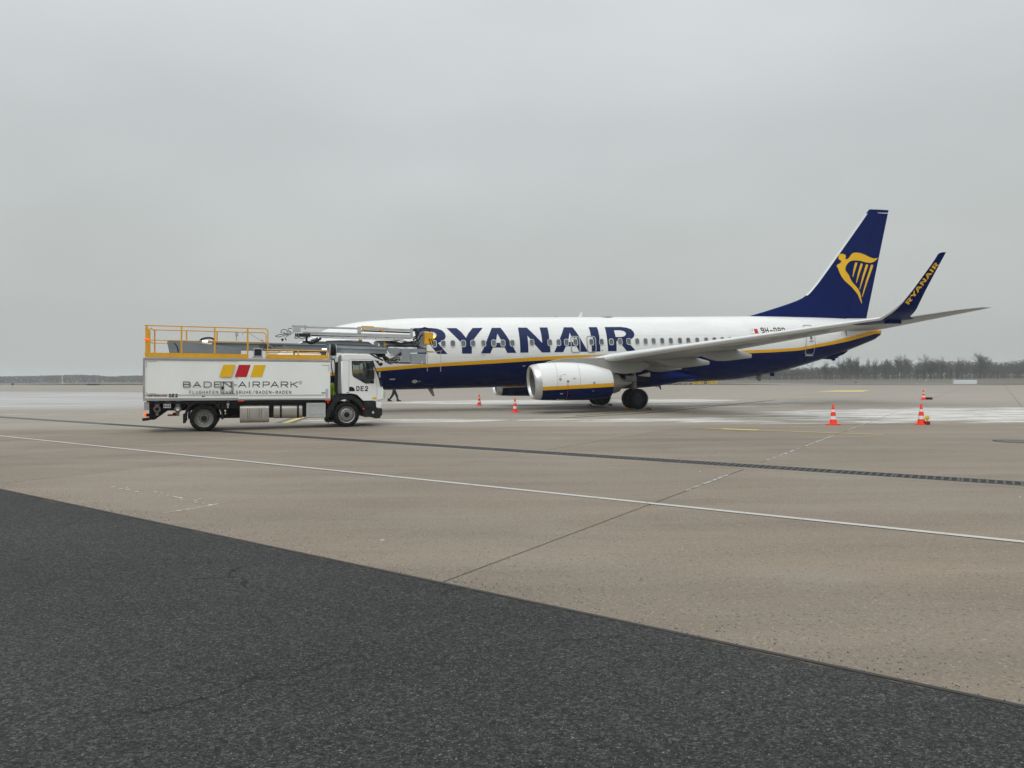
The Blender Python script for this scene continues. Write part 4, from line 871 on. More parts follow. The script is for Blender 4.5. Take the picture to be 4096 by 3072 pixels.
# aerials, lights, drains
def blade(px0, px1, py_root, py_tip, shift, name, mat, y=0, th=.03):
    a, b = A.hit(px0, py_root, y), A.hit(px1, py_root, y); c, d = A.hit(px0+shift[0], py_tip, y), A.hit(px1+shift[1], py_tip, y)
    MB().prism([(a[0], -y-th/2, a[1]), (b[0], -y-th/2, b[1]), (d[0], -y-th/2, d[1]), (c[0], -y-th/2, c[1])], (0, th, 0)).build(name, mat, ac, ang=0, bevel=.006)
blade(2314, 2330, 1273, 1248, (14, 3), 'aerial', M_['white']); blade(1710, 1731, 1552, 1584.5, (20, 9), 'aerial', M_['wing']); 
blade(2601, 2622, 1525, 1548, (22, 10), 'aerial', M_['wing']); blade(2622, 2640, 1528, 1558, (20, 6), 'aerial', M_['wing'])
s, z = A.hit(2226, 1270, 0); MB().lathe([(0, .12), (.04, .11), (.08, .06), (.09, 0)], (s, 0, z-.03), (0, 0, 1), 16).build('beacon', M_['inkred'], ac, ang=60)
s, z = A.hit(2425, 1269, 0); MB().lathe([(0, .5), (.04, .42), (.055, 0)], (s, 0, z-.02), (0, 0, 1), 20).build('antenna_disc', M_['panelgrey'], ac, ang=60)
s, z = A.hit(3037, 1505, 0); MB().box((s-.13, -.08, z-.17), (s+.13, .08, z+.15)).tube([(s+.02, .1, z-.24), (s+.02, -.1, z-.24)], .06, 8).build('drain_mast', paint('primer_green', (.20,.24,.15), .6, var=.5, scale=9), ac, ang=0)
s, z = A.hit(3090, 1498, 0); MB().lathe([(-.13, .02), (-.10, .10), (.05, .12), (.12, .08), (.13, 0)], (s, 0, z), (1, 0, 0), 14).build('drain_cap', M_['blue'], ac, ang=60)
sk = [A.hit(px, py, 0) for px, py in ((3290,1436),(3330,1438),(3333,1443),(3340,1442),(3340,1434),(3356,1430),(3348,1428),(3372,1418),(3392,1403),(3330,1420))]
MB().prism([(s, -.09, z) for s, z in sk], (0, .18, 0)).build('tail_skid', M_['blue'], ac, ang=0)
s, z = A.hit(3240, 1460, 0); MB().tube([(s-.2, 0, z+.08), (s-.1, 0, z-.07), (s+.14, 0, z-.06), (s+.28, 0, z+.14)], .018, 5).build('tail_hoop', M_['dull'], ac)
MB().lathe([(0, .30), (.13, .27), (.13, .22), (-.1, .2)], (37.86, 0, 4.40), (1, 0, 0), 24).build('apu_exhaust', M_['dull'], ac, ang=40)
s, z = fhit(3387, 1331); skin([(s-.04, z-.18), (s+.04, z-.2), (s+.03, z+.2), (s-.05, z+.22)], 'tail_bracket', M_['wing'], e=.03)
for px, py, r in ((1660,1526,.15),(1936,1417,.10),(2411,1402,.05),(3280,1367,.035),(3368,1337,.05)):
    s, z = fhit(px, py); skin([(s+r*cos(2*pi*k/12), z+r*.62*sin(2*pi*k/12)) for k in range(12)], 'vent_port', M_['panelgrey'] if r < .1 else M_['winframe'], e=.018)
for px, py, w, h in ((1571,1517,.14,.03),(1677,1525,.10,.012),(1520,1499,.05,.15),(2098,1464,.07,.018)):
    s, z = fhit(px, py); skin([(s+a, z+b) for a, b in ((-w, -h), (w, -h), (w, h), (-w, h))], 'placard', M_['greytape'], e=.018)

# ------------------------------------------------------------------ the de-icing truck
T = Frame((-11.19, 25.37), rad(21), 0, -.011, 0)
tr = T.root('deicing_truck'); tag(tr, 'white de-icing truck with yellow roof railing and folded grey boom, lettered DE2', 'truck')
NY = 1.20; FY = -1.12                         # near and far side of the box
def q1(x, y): return 540+x/3.456, 1260+y/3.456       # zoom frames used when tracing
def q2(x, y): return 1040+x/3.456, 1260+y/3.456
def tb(mb, x0, y0, x1, y1, ya, yb):
    "box whose near face spans the photo rectangle at lateral ya"
    s0, zt = T.hit(x0, y0, ya); s1, zb = T.hit(x1, y1, ya); return mb.box((s0, -ya, zb), (s1, -yb, zt))
def tprism(mb, pts, ya, yb): return mb.prism([T.P(*p, ya) for p in pts], (0, ya-yb, 0))
def ttube(mb, pts, y, r, n=6): return mb.tube([T.P(p[0], p[1], p[2] if len(p) > 2 else y) for p in pts], r, n)
B0, BT = T.hit(568, 1431, NY); B1, BB = T.hit(1320, 1603, NY); BT = 2.56; BB = 1.085
bx = MB().box((B0+.03, -NY+.02, BB+.10), (B1-.02, -FY, BT-.07)).build('cargo_box', M_['boxwhite'], tr, ang=0)
sx = T.hit(950, 1440, NY+.03)[0]
MB().box((sx, -NY-.018, BB+.055), (B1-.005, -NY+.018, BT-.105)).build('side_door', M_['boxwhite'], bx, ang=0, bevel=.006)
MB().box((B0, -NY-.012, BT-.075), (B1+.01, -FY+.02, BT)).box((B0, -NY-.012, BB+.0), (B1+.01, -NY+.06, BB+.095)).box((B0, -NY-.014, BB+.095), (B0+.05, -NY+.05, BT-.075)).box((B0, -FY-.05, BB), (B0+.05, -FY+.014, BT-.075)).box((B0, -NY, BB), (B0+.05, -FY, BB+.095)).build('edge_trim', M_['trim'], bx, ang=0, bevel=.008)
MB().box((B0+.06, -NY+.012, BB+.17), (sx-.01, -NY+.010, BB+.215)).build('rub_strip', M_['greytape'], bx, ang=0)
MB().box((sx+.02, -NY-.019, BB+.15), (B1-.22, -NY-.024, BB+.20)).build('rub_strip', M_['greytape'], bx, ang=0)
MB().box((B0+.12, -NY+.014, BT-.14), (B0+.42, -NY+.011, BT-.115)).box((B0+.09, -NY+.014, BT-.33), (B0+.12, -NY+.011, BT-.14)).box((B1-.30, -NY-.019, BT-.215), (B1-.03, -NY-.023, BT-.18)).box((B1-.07, -NY-.019, BT-.42), (B1-.04, -NY-.023, BT-.24)).build('reflective_strip', M_['greytape'], bx, ang=0)
MB().box((B1-.18, -NY-.018, BB+.10), (B1-.09, -NY-.04, BB+.42)).box((B1-.165, -NY-.04, BB+.2), (B1-.105, -NY-.055, BB+.36)).build('door_latch', M_['winframe'], bx, ang=0, bevel=.006)
h0 = T.P(*q1(1170, 917), NY-.012); h1 = T.P(*q1(1355, 1087), NY-.012)
MB().plate([(h0.x, -NY+.014, h1.z), (h1.x, -NY+.014, h1.z), (h1.x, -NY+.014, h0.z), (h0.x, -NY+.014, h0.z)], [(h0.x+.045, -NY+.014, h1.z+.03), (h1.x-.07, -NY+.014, h1.z+.03), (h1.x-.07, -NY+.014, h0.z-.03), (h0.x+.045, -NY+.014, h0.z-.03)], (0, -.012, 0)).build('hatch_frame', M_['trim'], bx, ang=0)
def decal_t(px_pts, name, mat, lift=.02): return MB().add([Vector((v.x, -NY-lift, v.z)) for v in (T.P(*p, NY+lift) for p in px_pts)], [tuple(range(len(px_pts)))]).build(name, mat, bx, ang=0)
def q5(x, y): return 700+x/3.456, 1440+y/3.456
for pts, m in ((((658,64),(824,65),(768,235),(602,233)), 'inkyel'), (((872,66),(1036,67),(981,236),(817,235)), 'inkred'), (((1084,69),(1246,69),(1194,237),(1030,236)), 'inkyel')):
    decal_t([q5(*p) for p in pts], 'colour_block', M_[m], .024)
def tfn(lift):
    return lambda x, y: (lambda v: (v.x, -NY-lift, v.z))(T.P(*q5(x, -y), NY+lift))
ch = []
for c, a, b in (('B',105,207),('A',240,352),('D',388,497),('E',533,620),('N',655,772),('-',806,850),('A',868,980),('I',1000,1036),('R',1065,1167),('P',1205,1300),('A',1315,1427),('R',1455,1556),('K',1590,1690)): ch.append((c, a, -380, b-a, 82, 10.5))
for c_1 in ch: text_mb([c_1], tfn(.024)).build('letter', M_['ink'], bx, ang=0)
ch = [('R', 1718, -320, 14, 17, 2.5)]; mb = text_mb(ch, tfn(.024)); c_ = T.P(*q5(1726, 312), NY+.024)
mb.lathe([(0, .052), (0, .061)], (c_.x, -NY-.024, c_.z), (0, 1, 0), 20).build('registered_mark', M_['ink'], bx, ang=0)
for w_1, x_1 in (('FLUGHAFEN', 190), ('KARLSRUHE/BADEN-BADEN', 650)): text_mb(line(w_1, x_1, -467, 31, 43, 5.8, 15.0), tfn(.024)).build('lettering', M_['ink'], bx, ang=0)
def t1fn(lift): return lambda x, y: (lambda v: (v.x, -NY-lift, v.z))(T.P(*q1(x, -y), NY+lift))
text_mb(line('DE2', 464, -1137, 33, 47, 10.5, 10), t1fn(-.006)).build('unit_number', M_['ink'], bx, ang=0)
text_mb(line('VESTERGAARD', 163, -1126, 21, 17, 5.5, 4), t1fn(-.006)).build('maker_name', M_['ink'], bx, ang=0)
MB().add([T.P(*q1(*p), NY-.008) for p in ((143,1068),(165,1099),(440,1101),(440,1096),(170,1093),(147,1066))], [(0,1,2,3,4,5)]).build('maker_swoosh', M_['inkred'], bx, ang=0)
text_mb(line('COMPACT', 200, -1091, 9, 7, 2.2, 3), t1fn(-.006)).build('maker_line', M_['ink'], bx, ang=0)
MB().add([T.P(*q1(*p), NY-.008) for p in ((920,1118),(957,1118),(957,1129),(920,1129))], [(0,1,2,3)]).build('small_label', M_['ink'], bx, ang=0)
MB().add([T.P(*q2(*p), NY+.022) for p in ((845,1070),(908,1070),(908,1085),(845,1085))], [(0,1,2,3)]).build('small_label', M_['green'], bx, ang=0)
k_ = MB(); tb(k_, *q1(1190, 985), *q1(1220, 1027), NY+.03, NY-.03); k_.build('hatch_lock', M_['black'], bx, ang=0)
MB().box((B0+.08, -NY+.04, BT+.001), (B1-.02, -FY-.02, BT+.02)).build('roof_plate', M_['trim'], bx, ang=0)
for px in (1424, 895): k_ = MB(); tb(k_, *q1(px, 1181), *q1(px+76, 1194), NY+.02, NY-.01) if px == 1424 else tb(k_, *q2(895, 1170), *q2(970, 1186), NY+.02, NY-.01); k_.build('side_marker', M_['orange'], bx, ang=0)
for x in (260, 410, 565): k_ = MB(); tb(k_, *q1(x, 1186), *q1(x+55, 1197), NY+.016, NY-.01); k_.build('small_label', paint('label_blue_%d' % x, (.03,.09,.2) if x != 410 else (.08,.08,.08), .5), bx, ang=0)

# railing on the roof, near and far sides
def rail_side(y, k, far):
    r = .021
    zz = lambda px, py: T.hit(px, py, NY-.05)[1]
    sx_ = lambda px: T.hit(px, 1400, NY-.05)[0]
    zt = 3.655; zm = 3.16; zl = 2.895; zf = BT
    s0, sA, sB, sC, sD, sE, sF = [sx_(p) for p in (583, 722, 855, 987, 1067.5, 1189, 1307)]
    if far: zl = zl
    g = MB(); g.tube([(s0-.06, -y, zt), (sC, -y, zt)]+[(sD-.10+.10*sin(q), -y, zt-.10+.10*cos(q)) for q in (0, .5, 1.05, 1.57)]+[(sD, -y, zf)], r, 8).tube([(s0, -y, zm), (sD, -y, zm)], r*.8, 6).build('handrail', M_['rail'], k, ang=50)
    for s in (s0, sA, sB, sC): MB().box((s-.027, -y-.018, zf), (s+.027, -y+.018, zt-.01)).build('post', M_['rail'], k, ang=0)
    for s in (sE, sF): MB().box((s-.024, -y-.018, zf), (s+.024, -y+.018, zl)).build('post', M_['rail'], k, ang=0)
    MB().tube([(sD, -y, zl), (sF, -y, zl)], r, 8).build('handrail', M_['rail'], k, ang=50)
    for a, b in ((s0-.06, sA-.02), (sA+.02, sB-.02), (sB+.02, sC-.01)): MB().prism([(a, -y-.012*(1 if y > 0 else -1), zf+.17), (b, -y-.012*(1 if y > 0 else -1), zf+.17), (b, -y-.012*(1 if y > 0 else -1), zf+.06), (b-.06, -y-.012*(1 if y > 0 else -1), zf+.025), (a+.06, -y-.012*(1 if y > 0 else -1), zf+.025), (a, -y-.012*(1 if y > 0 else -1), zf+.06)], (0, .006, 0)).build('kick_board', M_['rail'], k, ang=0)
    MB().prism([(sD+.02, -y, zf+.175), (sF-.01, -y, zf+.175), (sF-.01, -y, zf+.07), (sF-.1, -y, zf+.03), (sD+.09, -y, zf+.03), (sD+.02, -y, zf+.07)], (0, .006, 0)).build('kick_board', M_['rail'], k, ang=0)
    return s0
ra = bpy.data.objects.new('roof_railing', None); COL.objects.link(ra); ra.parent = tr
s0 = rail_side(NY-.05, ra, False); rail_side(FY+.05, ra, True)
g = MB()
for z in (3.655, 3.16): g.tube([(s0-.05, -(NY-.05), z), (s0-.06, -.45, z)], .02, 7).tube([(s0-.06, .2, z), (s0-.05, -(FY+.05), z)], .02, 7)
g.build('end_rail', M_['rail'], ra)
for y in (.85, .45, .12, -.20): MB().box((s0-.08, -y-.018, BT), (s0-.04, -y+.018, 3.60)).build('post', M_['rail'], ra, ang=0)
k_ = MB(); tb(k_, *q1(110, 325), *q1(175, 350), NY, NY-.12); k_.build('beacon_lamp', M_['redlamp'], ra, ang=0, bevel=.01)
for a in ((915, 352, 990, 376, 1), (845, 463, 912, 480, 2)):
    k_ = MB(); f = q1 if a[4] == 1 else q2; tb(k_, *f(a[0], a[1]), *f(a[2], a[3]), NY-.02, NY-.10); k_.build('work_lamp', M_['whitelamp'], ra, ang=0, bevel=.008)
# small roof things: vent box with mesh, sensor on a stalk
k_ = MB(); tb(k_, *q1(1627, 457), *q1(1748, 574), NY-.25, NY-.65); vb = k_.build('vent_box', M_['ltgrey'], tr, ang=0, bevel=.01)
k_ = MB(); tb(k_, *q1(1640, 470), *q1(1736, 562), NY-.235, NY-.25); k_.build('mesh_grille', M_['dark'], vb, ang=0)
k_ = MB(); tb(k_, *q1(1612, 574), *q1(1760, 590), NY-.22, NY-.7); k_.build('vent_base', M_['ltgrey'], vb, ang=0)
k_ = MB(); ttube(k_, [q1(1388, 385), q1(1388, 290)], .2, .02); tb(k_, *q1(1368, 240), *q1(1414, 288), .26, .10); k_.build('roof_sensor', M_['ltgrey'], tr, ang=0)

# boom -----------------------------------------------------------------------
bo = bpy.data.objects.new('boom', None); COL.objects.link(bo); bo.parent = tr
m = MB(); tprism(m, [q1(*p) for p in ((427,375),(440,352),(470,343),(630,350),(1452,465),(1452,540),(462,524))], .30, -.10); m.build('boom_heel', M_['grey'], bo, ang=0, bevel=.012)
m = MB(); ttube(m, [q1(875, 365), q1(905, 335), q1(960, 318), q1(1015, 315), q1(1060, 325), q1(1085, 350)], .35, .035, 8); m.build('hose_loop', M_['black'], bo, ang=50)
m = MB(); ttube(m, [q1(530, 385), q1(565, 430), q1(578, 470), q1(585, 515)], .32, .014, 5); m.build('cable', M_['black'], bo, ang=50)
def beam(name, ya, yb, a, b, mat, bevel=.008, parent=bo):
    "beam given by photo corners: top-left/bottom-left a, top-right/bottom-right b"
    m = MB(); tprism(m, [a[0], b[0], b[1], a[1]], ya, yb); return m.build(name, mat, parent, ang=0, bevel=bevel)
beam('main_boom', .18, -.16, ((845,1366),(845,1399)), ((1300,1377),(1300,1407)), M_['grey'], .02)
beam('main_boom', .20, -.18, ((1300,1379),(1300,1409)), ((1546,1388),(1546,1415)), M_['grey'], .02)
beam('boom_flange', .24, .18, ((730,1362),(730,1369)), ((1300,1376),(1300,1381)), M_['panelgrey'], .004)
beam('boom_flange', .24, .19, ((1320,1383),(1320,1392)), ((1540,1392),(1540,1399)), M_['panelgrey'], .004)
beam('boom_cover', .05, -.15, ((1207,1362),(1207,1372)), ((1470,1373),(1500,1384)), M_['grey'], .008)
m = MB(); tprism(m, [(1360,1361),(1470,1367),(1490,1379),(1520,1386),(1520,1392),(1300,1384),(1300,1363)], .0, -.08); m.build('boom_cover', M_['grey'], bo, ang=0)
m = MB(); tprism(m, [q2(840,580),q2(850,390),q2(910,390),q2(905,580)], .05, -.1); m.build('boom_rest', M_['grey'], bo, ang=0)
m = MB(); tprism(m, [q2(450,505),q2(470,505),q2(470,600),q2(450,600)], .1, .0); tprism(m, [q2(470,515),q2(810,515),q2(840,545),q2(840,520),q2(860,520),q2(860,500),q2(450,500)], .1, .06); m.build('boom_support', M_['grey'], bo, ang=0)
def bf(lift): return lambda x, y: (lambda v: (v.x, -.185-lift, v.z))(T.P(x, -y, .185+lift))
text_mb(line('VESTERGAARD DE-ICING SYSTEM', 1034, -1385.5, 2.5, 4, .75, .8), bf(.004)).build('boom_lettering', M_['ink'], bo, ang=0)
text_mb(line('ELEPHANT', 1036, -1393, 5.6, 5.6, 1.5, 2.4), bf(.004)).build('boom_lettering', M_['ink'], bo, ang=0)
# upper telescopic arm: long light profiles
beam('arm_profile', .10, .0, ((1218,1304),(1218,1311)), ((1430,1310),(1430,1317.5)), M_['ltgrey'])
beam('arm_profile', .12, .0, ((1445,1310),(1445,1318)), ((1655,1316),(1655,1325)), M_['ltgrey'])
beam('arm_profile', .16, -.04, ((1208,1325),(1208,1331)), ((1640,1338),(1640,1347)), M_['ltgrey'])
beam('arm_groove', .12, .0, ((1215,1331),(1215,1336)), ((1640,1347),(1640,1351)), M_['dark'], 0)
beam('arm_profile', .18, -.04, ((1238,1333.5),(1238,1340)), ((1645,1347),(1652,1353)), M_['ltgrey'])
beam('arm_panel', .20, .14, ((1273,1344.5),(1273,1352)), ((1612,1352.5),(1612,1361)), M_['winframe'])
beam('arm_groove', .15, .1, ((1240,1340),(1240,1345)), ((1640,1352),(1640,1355)), M_['dark'], 0)
beam('energy_chain', .10, .02, ((1450,1320),(1450,1326)), ((1636,1327),(1636,1333)), M_['black'], .004)
for i in range(30): t_ = i/30; x = 1456+178*t_; m = MB(); p = T.P(x, 1323.5+6.5*t_, .105); m.box((p.x-.006, p.y-.004, p.z-.008), (p.x+.006, p.y+.002, p.z+.008)); m.build('chain_link', M_['winframe'], bo, ang=0)
for x in (1300, 1367, 1434, 1498, 1572, 1590): k_ = MB(); ty = lerp(1344.5, 1352, (x-1273)/(1612-1273)); tb(k_, x, ty+3, x+1.5, ty+8, .206, .20); k_.build('arm_mark', M_['ink'], bo, ang=0)
for x in (1318, 1325, 1385, 1392, 1452, 1459, 1536, 1543, 1600): k_ = MB(); ty = lerp(1342.5, 1351, (x-1273)/(1612-1273)); tb(k_, x, ty, x+3, ty+2.6, .206, .19); k_.build('arm_clip', M_['black'], bo, ang=0)
m = MB(); tprism(m, [(1440,1306),(1445,1303),(1490,1305),(1492,1308),(1560,1312),(1445,1312)], .1, .0); m.build('arm_cover', M_['rail'], bo, ang=0)
m = MB(); tprism(m, [(1437,1325),(1441,1319),(1450,1319),(1448,1327)], .14, .0); m.build('arm_cover', M_['rail'], bo, ang=0); m = MB(); tprism(m, [(1515,1321),(1530,1321),(1536,1326),(1524,1326)], .14, .02); m.build('arm_cover', M_['rail'], bo, ang=0)
for (a, b, c, d) in ((1428,1306,1441,1331),(1641,1311,1648,1352),(1214,1298,1221,1316)): k_ = MB(); tb(k_, a, b, c, d, .20, -.02); k_.build('arm_bracket', M_['ltgrey'], bo, ang=0, bevel=.012)
# tool head on the left end with nozzles, hoses and lamps
k_ = MB(); tb(k_, 1163, 1299, 1216, 1309, .16, -.05); tb(k_, 1168, 1310, 1198, 1326, .18, 0); tb(k_, 1176, 1331, 1238, 1349, .14, -.05); k_.build('tool_head', M_['ltgrey'], bo, ang=0, bevel=.01)
k_ = MB(); tb(k_, 1176, 1333, 1237, 1347, .145, .13); k_.build('tool_head_plate', M_['dark'], bo, ang=0)
k_ = MB(); tb(k_, 1181, 1334, 1191, 1342, .155, .14); k_.build('sensor_window', M_['winframe'], bo, ang=0); k_ = MB(); tb(k_, 1182.5, 1335, 1189.5, 1341, .16, .15); k_.build('sensor_window', M_['blue'], bo, ang=0)
random.seed(3)
m = MB()
for P in ([(1163,1334),(1148,1337),(1136,1342),(1124,1344)], [(1160,1330),(1142,1331),(1130,1336)], [(1170,1328),(1150,1340),(1140,1347)], [(1125,1338),(1145,1334),(1160,1340)]): ttube(m, [(x, y, .1) for x, y in P], .1, .022, 6)
m.build('nozzle_tube', M_['ltgrey'], bo, ang=50)
m = MB()
for P in ([(1147,1328),(1140,1319),(1130,1317),(1121,1322),(1119,1334)], [(1160,1328),(1150,1324),(1147,1318),(1152,1313),(1163,1314)], [(1098,1345),(1104,1341),(1115,1338),(1128,1339)], [(1098,1346),(1108,1348),(1122,1346)], [(1172,1348),(1178,1353),(1186,1353),(1191,1348)], [(1192,1348),(1196,1355),(1212,1355),(1215,1350)], [(1150,1340),(1140,1335),(1125,1331),(1135,1327)]): ttube(m, [(x, y, .12) for x, y in P], .12, .013, 6)
m.build('nozzle_hose', M_['black'], bo, ang=50)
k_ = MB(); tprism(k_, [(1120,1356),(1128,1353),(1132,1360),(1125,1365)], .14, .02); tprism(k_, [(1134,1350),(1138,1351),(1143,1361),(1140,1362)], .14, .06); k_.build('nozzle_lamp', M_['black'], bo, ang=0)
m = MB(); ttube(m, [(1236,1338),(1227,1342),(1222,1352),(1222,1364),(1230,1371),(1242,1373),(1255,1369),(1268,1361),(1280,1353)], .22, .048, 8); m.build('hose_loop', M_['black'], bo, ang=60)
m = MB(); ttube(m, [(1232,1340),(1228,1350),(1234,1358),(1246,1358),(1262,1352)], .24, .012, 5); ttube(m, [(1237,1345),(1245,1352),(1258,1357)], .24, .01, 5); m.build('cable', M_['winframe'], bo, ang=60)
m = MB(); ttube(m, [q1(1465,275), q1(1480,250), q1(1520,222), q1(1560,250), q1(1690,330), q1(1797,400)], .3, .009, 5); ttube(m, [q2(0,340), q2(80,395), q2(180,460), q2(270,520), q2(350,525), q2(375,500), q2(360,465), q2(310,420)], .3, .014, 5); m.build('stay_wire', M_['panelgrey'], bo, ang=60)
# head end on the right: yellow counterweight, cabinets, pivot, hoses
k_ = MB(); tb(k_, 1694.5, 1328, 1730, 1377, .28, -.25); yw = k_.build('counterweight', M_['rail'], bo, ang=0, bevel=.02)
for P in (((1711,1355),(1715,1355),(1722,1378),(1717,1377)), ((1720,1356),(1724,1356),(1730,1372),(1728,1378))): m = MB(); m.add([T.P(*p, .286) for p in P], [(0,1,2,3)]); m.build('warning_stripe', M_['ink'], yw, ang=0)
k_ = MB(); c = T.P(1731, 1348, .2); k_.lathe([(-.05, .03), (-.03, .05), (.03, .05), (.05, .03), (.055, 0)], c, (1, 0, 0), 10); k_.build('flashing_lamp', M_['amber'], yw, ang=50)
m = MB(); tprism(m, [(1672,1328),(1694,1325),(1694,1385),(1686,1390),(1672,1388)], .12, -.1); m.build('head_plate', M_['panelgrey'], bo, ang=0, bevel=.01)
m = MB(); tprism(m, [(1530,1362),(1560,1362),(1600,1370),(1672,1360),(1672,1386),(1600,1388),(1560,1384)], .05, -.15); m.build('basket_floor', M_['grey'], bo, ang=0); m = MB(); ttube(m, [(1540,1366,.1),(1600,1382,.1),(1650,1384,.1)], .1, .02, 6); ttube(m, [(1545,1384,.1),(1680,1386,.1)], .1, .03, 6); ttube(m, [(1560,1364,.1),(1585,1362,.1),(1660,1374,.1)], .1, .015, 6); m.build('basket_frame', M_['dark'], bo, ang=40)
m = MB(); tprism(m, [(1500,1362),(1532,1362),(1532,1376),(1550,1386),(1550,1392),(1516,1392),(1516,1376)], -.02, -.12); m.build('lift_bracket', M_['grey'], bo, ang=0)
m = MB(); tprism(m, [(1531,1370),(1542,1371),(1537,1388),(1532,1386)], .06, 0); tprism(m, [(1430,1358),(1445,1358),(1445,1366),(1430,1366)], .0, -.05); m.build('yellow_bracket', M_['rail'], bo, ang=0)
m = MB(); tprism(m, [(1500,1388),(1604,1394),(1700,1395),(1700,1410),(1655,1410),(1604,1412),(1596,1420),(1572,1424),(1556,1412),(1546,1398),(1500,1398)], .14, .04); m.build('pivot_plate', M_['panelgrey'], bo, ang=0, bevel=.006)
m = MB(); c = T.P(1562, 1420.5, .16); m.lathe([(-.03, .05), (-.03, .025), (-.05, .02), (-.05, 0)], c, (0, 1, 0), 14); m.lathe([(-.02, .06), (-.02, 0)], c, (0, 1, 0), 14); m.build('pivot_pin', M_['ltgrey'], bo, ang=0)
k_ = MB(); tb(k_, 1604, 1394, 1637.5, 1450, .26, -.1); cb_ = k_.build('control_cabinet', M_['panelgrey'], bo, ang=0, bevel=.008)
k_ = MB(); tb(k_, 1638, 1414.5, 1702, 1455, .22, -.1); k_.build('control_cabinet', M_['panelgrey'], bo, ang=0, bevel=.008)
k_ = MB(); tb(k_, 1684, 1444, 1688, 1456, .24, .22); tb(k_, 1634, 1442, 1636, 1450, .28, .26); k_.build('cabinet_latch', M_['winframe'], cb_, ang=0)
m = MB(); tprism(m, [(1575,1448),(1702,1453),(1702,1456),(1575,1453)], .2, -.1); ttube(m, [(1470,1410,-.1),(1500,1428,-.1),(1530,1442,-.1)], -.1, .03, 6); ttube(m, [(1500,1412,-.1),(1515,1436,-.1)], -.1, .025, 6); ttube(m, [(1480,1412,-.1),(1540,1432,-.1)], -.1, .02, 6); tprism(m, [(1490,1411),(1530,1413),(1534,1428),(1512,1430)], -.1, -.2); m.build('boom_tip_frame', M_['dark'], bo, ang=0)
m = MB()
for k in range(5):
    d = k*3.9; ttube(m, [(1541,1404+d*.2,.12),(1531+d*.3,1414,.16),(1529+d*.6,1430-d*.3,.2),(1538+d*.7,1446-d*.9,.22),(1558,1456-d*1.25,.22),(1580,1449-d*1.5,.2),(1604,1438-d*1.9,.14)], .15, .021, 7)
ttube(m, [(1530,1405,.1),(1534,1425,.16),(1548,1440,.2),(1575,1441,.2),(1600,1436,.16)], .15, .02, 6)
m.build('hose_bundle', M_['black'], bo, ang=60)
m = MB()
ttube(m, [(1648,1360,.22),(1664,1350,.24),(1670,1330,.26),(1680,1315,.26),(1695,1311,.26),(1708,1315,.26),(1717,1327,.24)], .2, .036, 8); ttube(m, [(1655,1366,.26),(1672,1358,.28),(1678,1345,.28),(1688,1338,.26)], .2, .03, 8); ttube(m, [(1648,1318,.16),(1660,1320,.16),(1666,1330,.16),(1662,1344,.16),(1650,1350,.16)], .2, .032, 8); ttube(m, [(1640,1366,.2),(1644,1378,.2),(1655,1384,.2),(1668,1380,.2),(1676,1370,.2)], .2, .014, 6)
ttube(m, [(1560,1366,.1),(1600,1375,.1),(1650,1368,.14)], .1, .02, 6); m.build('hose_bundle', M_['black'], bo, ang=60)
m = MB()
for i in range(6): x = 1594+random.uniform(-1, 8); y = 1426+i*4.2; p = T.P(x, y, .24); m.tube([p, p+Vector((.09, 0, .0))], .018, 6)
m.build('hose_coupling', M_['ltgrey'], bo, ang=50)
# rod with hanging cords in front
m = MB(); m.tube([T.P(1656, 1403, .1), T.P(1700, 1405, .1), T.P(1734, 1408, .1)], [.03, .026, .02], 6); m.tube([T.P(1734, 1408, .1), T.P(1766, 1403, .1)], .012, 6); m.tube([T.P(1734, 1408, .1), T.P(1706, 1411, .1)], .010, 5); m.build('feeler_rod', paint('rod_orange', (.50,.27,.08), .6), bo, ang=50)
cm_ = paint('cord', (.42,.34,.27), .8)
for px, y0, y1 in ((1706.5, 1410, 1481), (1760, 1403.5, 1482)): p, q = T.P(px, y0, .1), T.P(px, y1, .1); MB().tube([p, (p.x, p.y, q.z)], .011, 5).tube([(p.x, p.y, q.z), (p.x, p.y, q.z-.04)], .018, 6).build('hanging_cord', cm_, bo, ang=50)
m = MB(); ttube(m, [(1499,1441,.4),(1508,1452,.3),(1514,1458,.2)], .2, .02, 5); tprism(m, [(1516,1452),(1526,1450),(1529,1458),(1522,1464),(1514,1460)], .3, .12); tprism(m, [(1506,1442),(1512,1444),(1514,1452),(1508,1450)], .3, .2); m.build('work_lamp', M_['black'], bo, ang=0)
# hose reel behind the cab
re = bpy.data.objects.new('hose_reel', None); COL.objects.link(re); re.parent = tr
c = T.P(1327, 1402, .35); 
MB().lathe([(-.09, .04), (-.09, .19), (-.07, .205), (-.04, .20), (-.03, .215), (0, .205), (.02, .215), (.05, .20), (.09, .205), (.09, .04)], c, (1, 0, 0), 28).build('hose_coil', M_['black'], re, ang=30)
for d in (-.115, .115): MB().lathe([(d-.006, 0), (d-.006, .255), (d+.006, .255), (d+.006, 0)], c, (1, 0, 0), 28).build('reel_flange', M_['ltgrey'], re, ang=30)
k_ = MB(); tb(k_, 1311, 1425, 1335, 1440, .36, .1); tb(k_, 1325, 1426, 1343, 1436, .5, .3); k_.build('reel_bracket', M_['winframe'], re, ang=0, bevel=.01)
m = MB(); ttube(m, [(1327,1436,.5),(1322,1450,.5),(1323,1470,.45),(1328,1490,.4),(1331,1512,.35)], .4, .018, 6); ttube(m, [(1333,1434,.5),(1337,1455,.45),(1339,1490,.4),(1340,1530,.35),(1338,1560,.3)], .4, .022, 6); m.build('hanging_hose', M_['black'], re, ang=60)

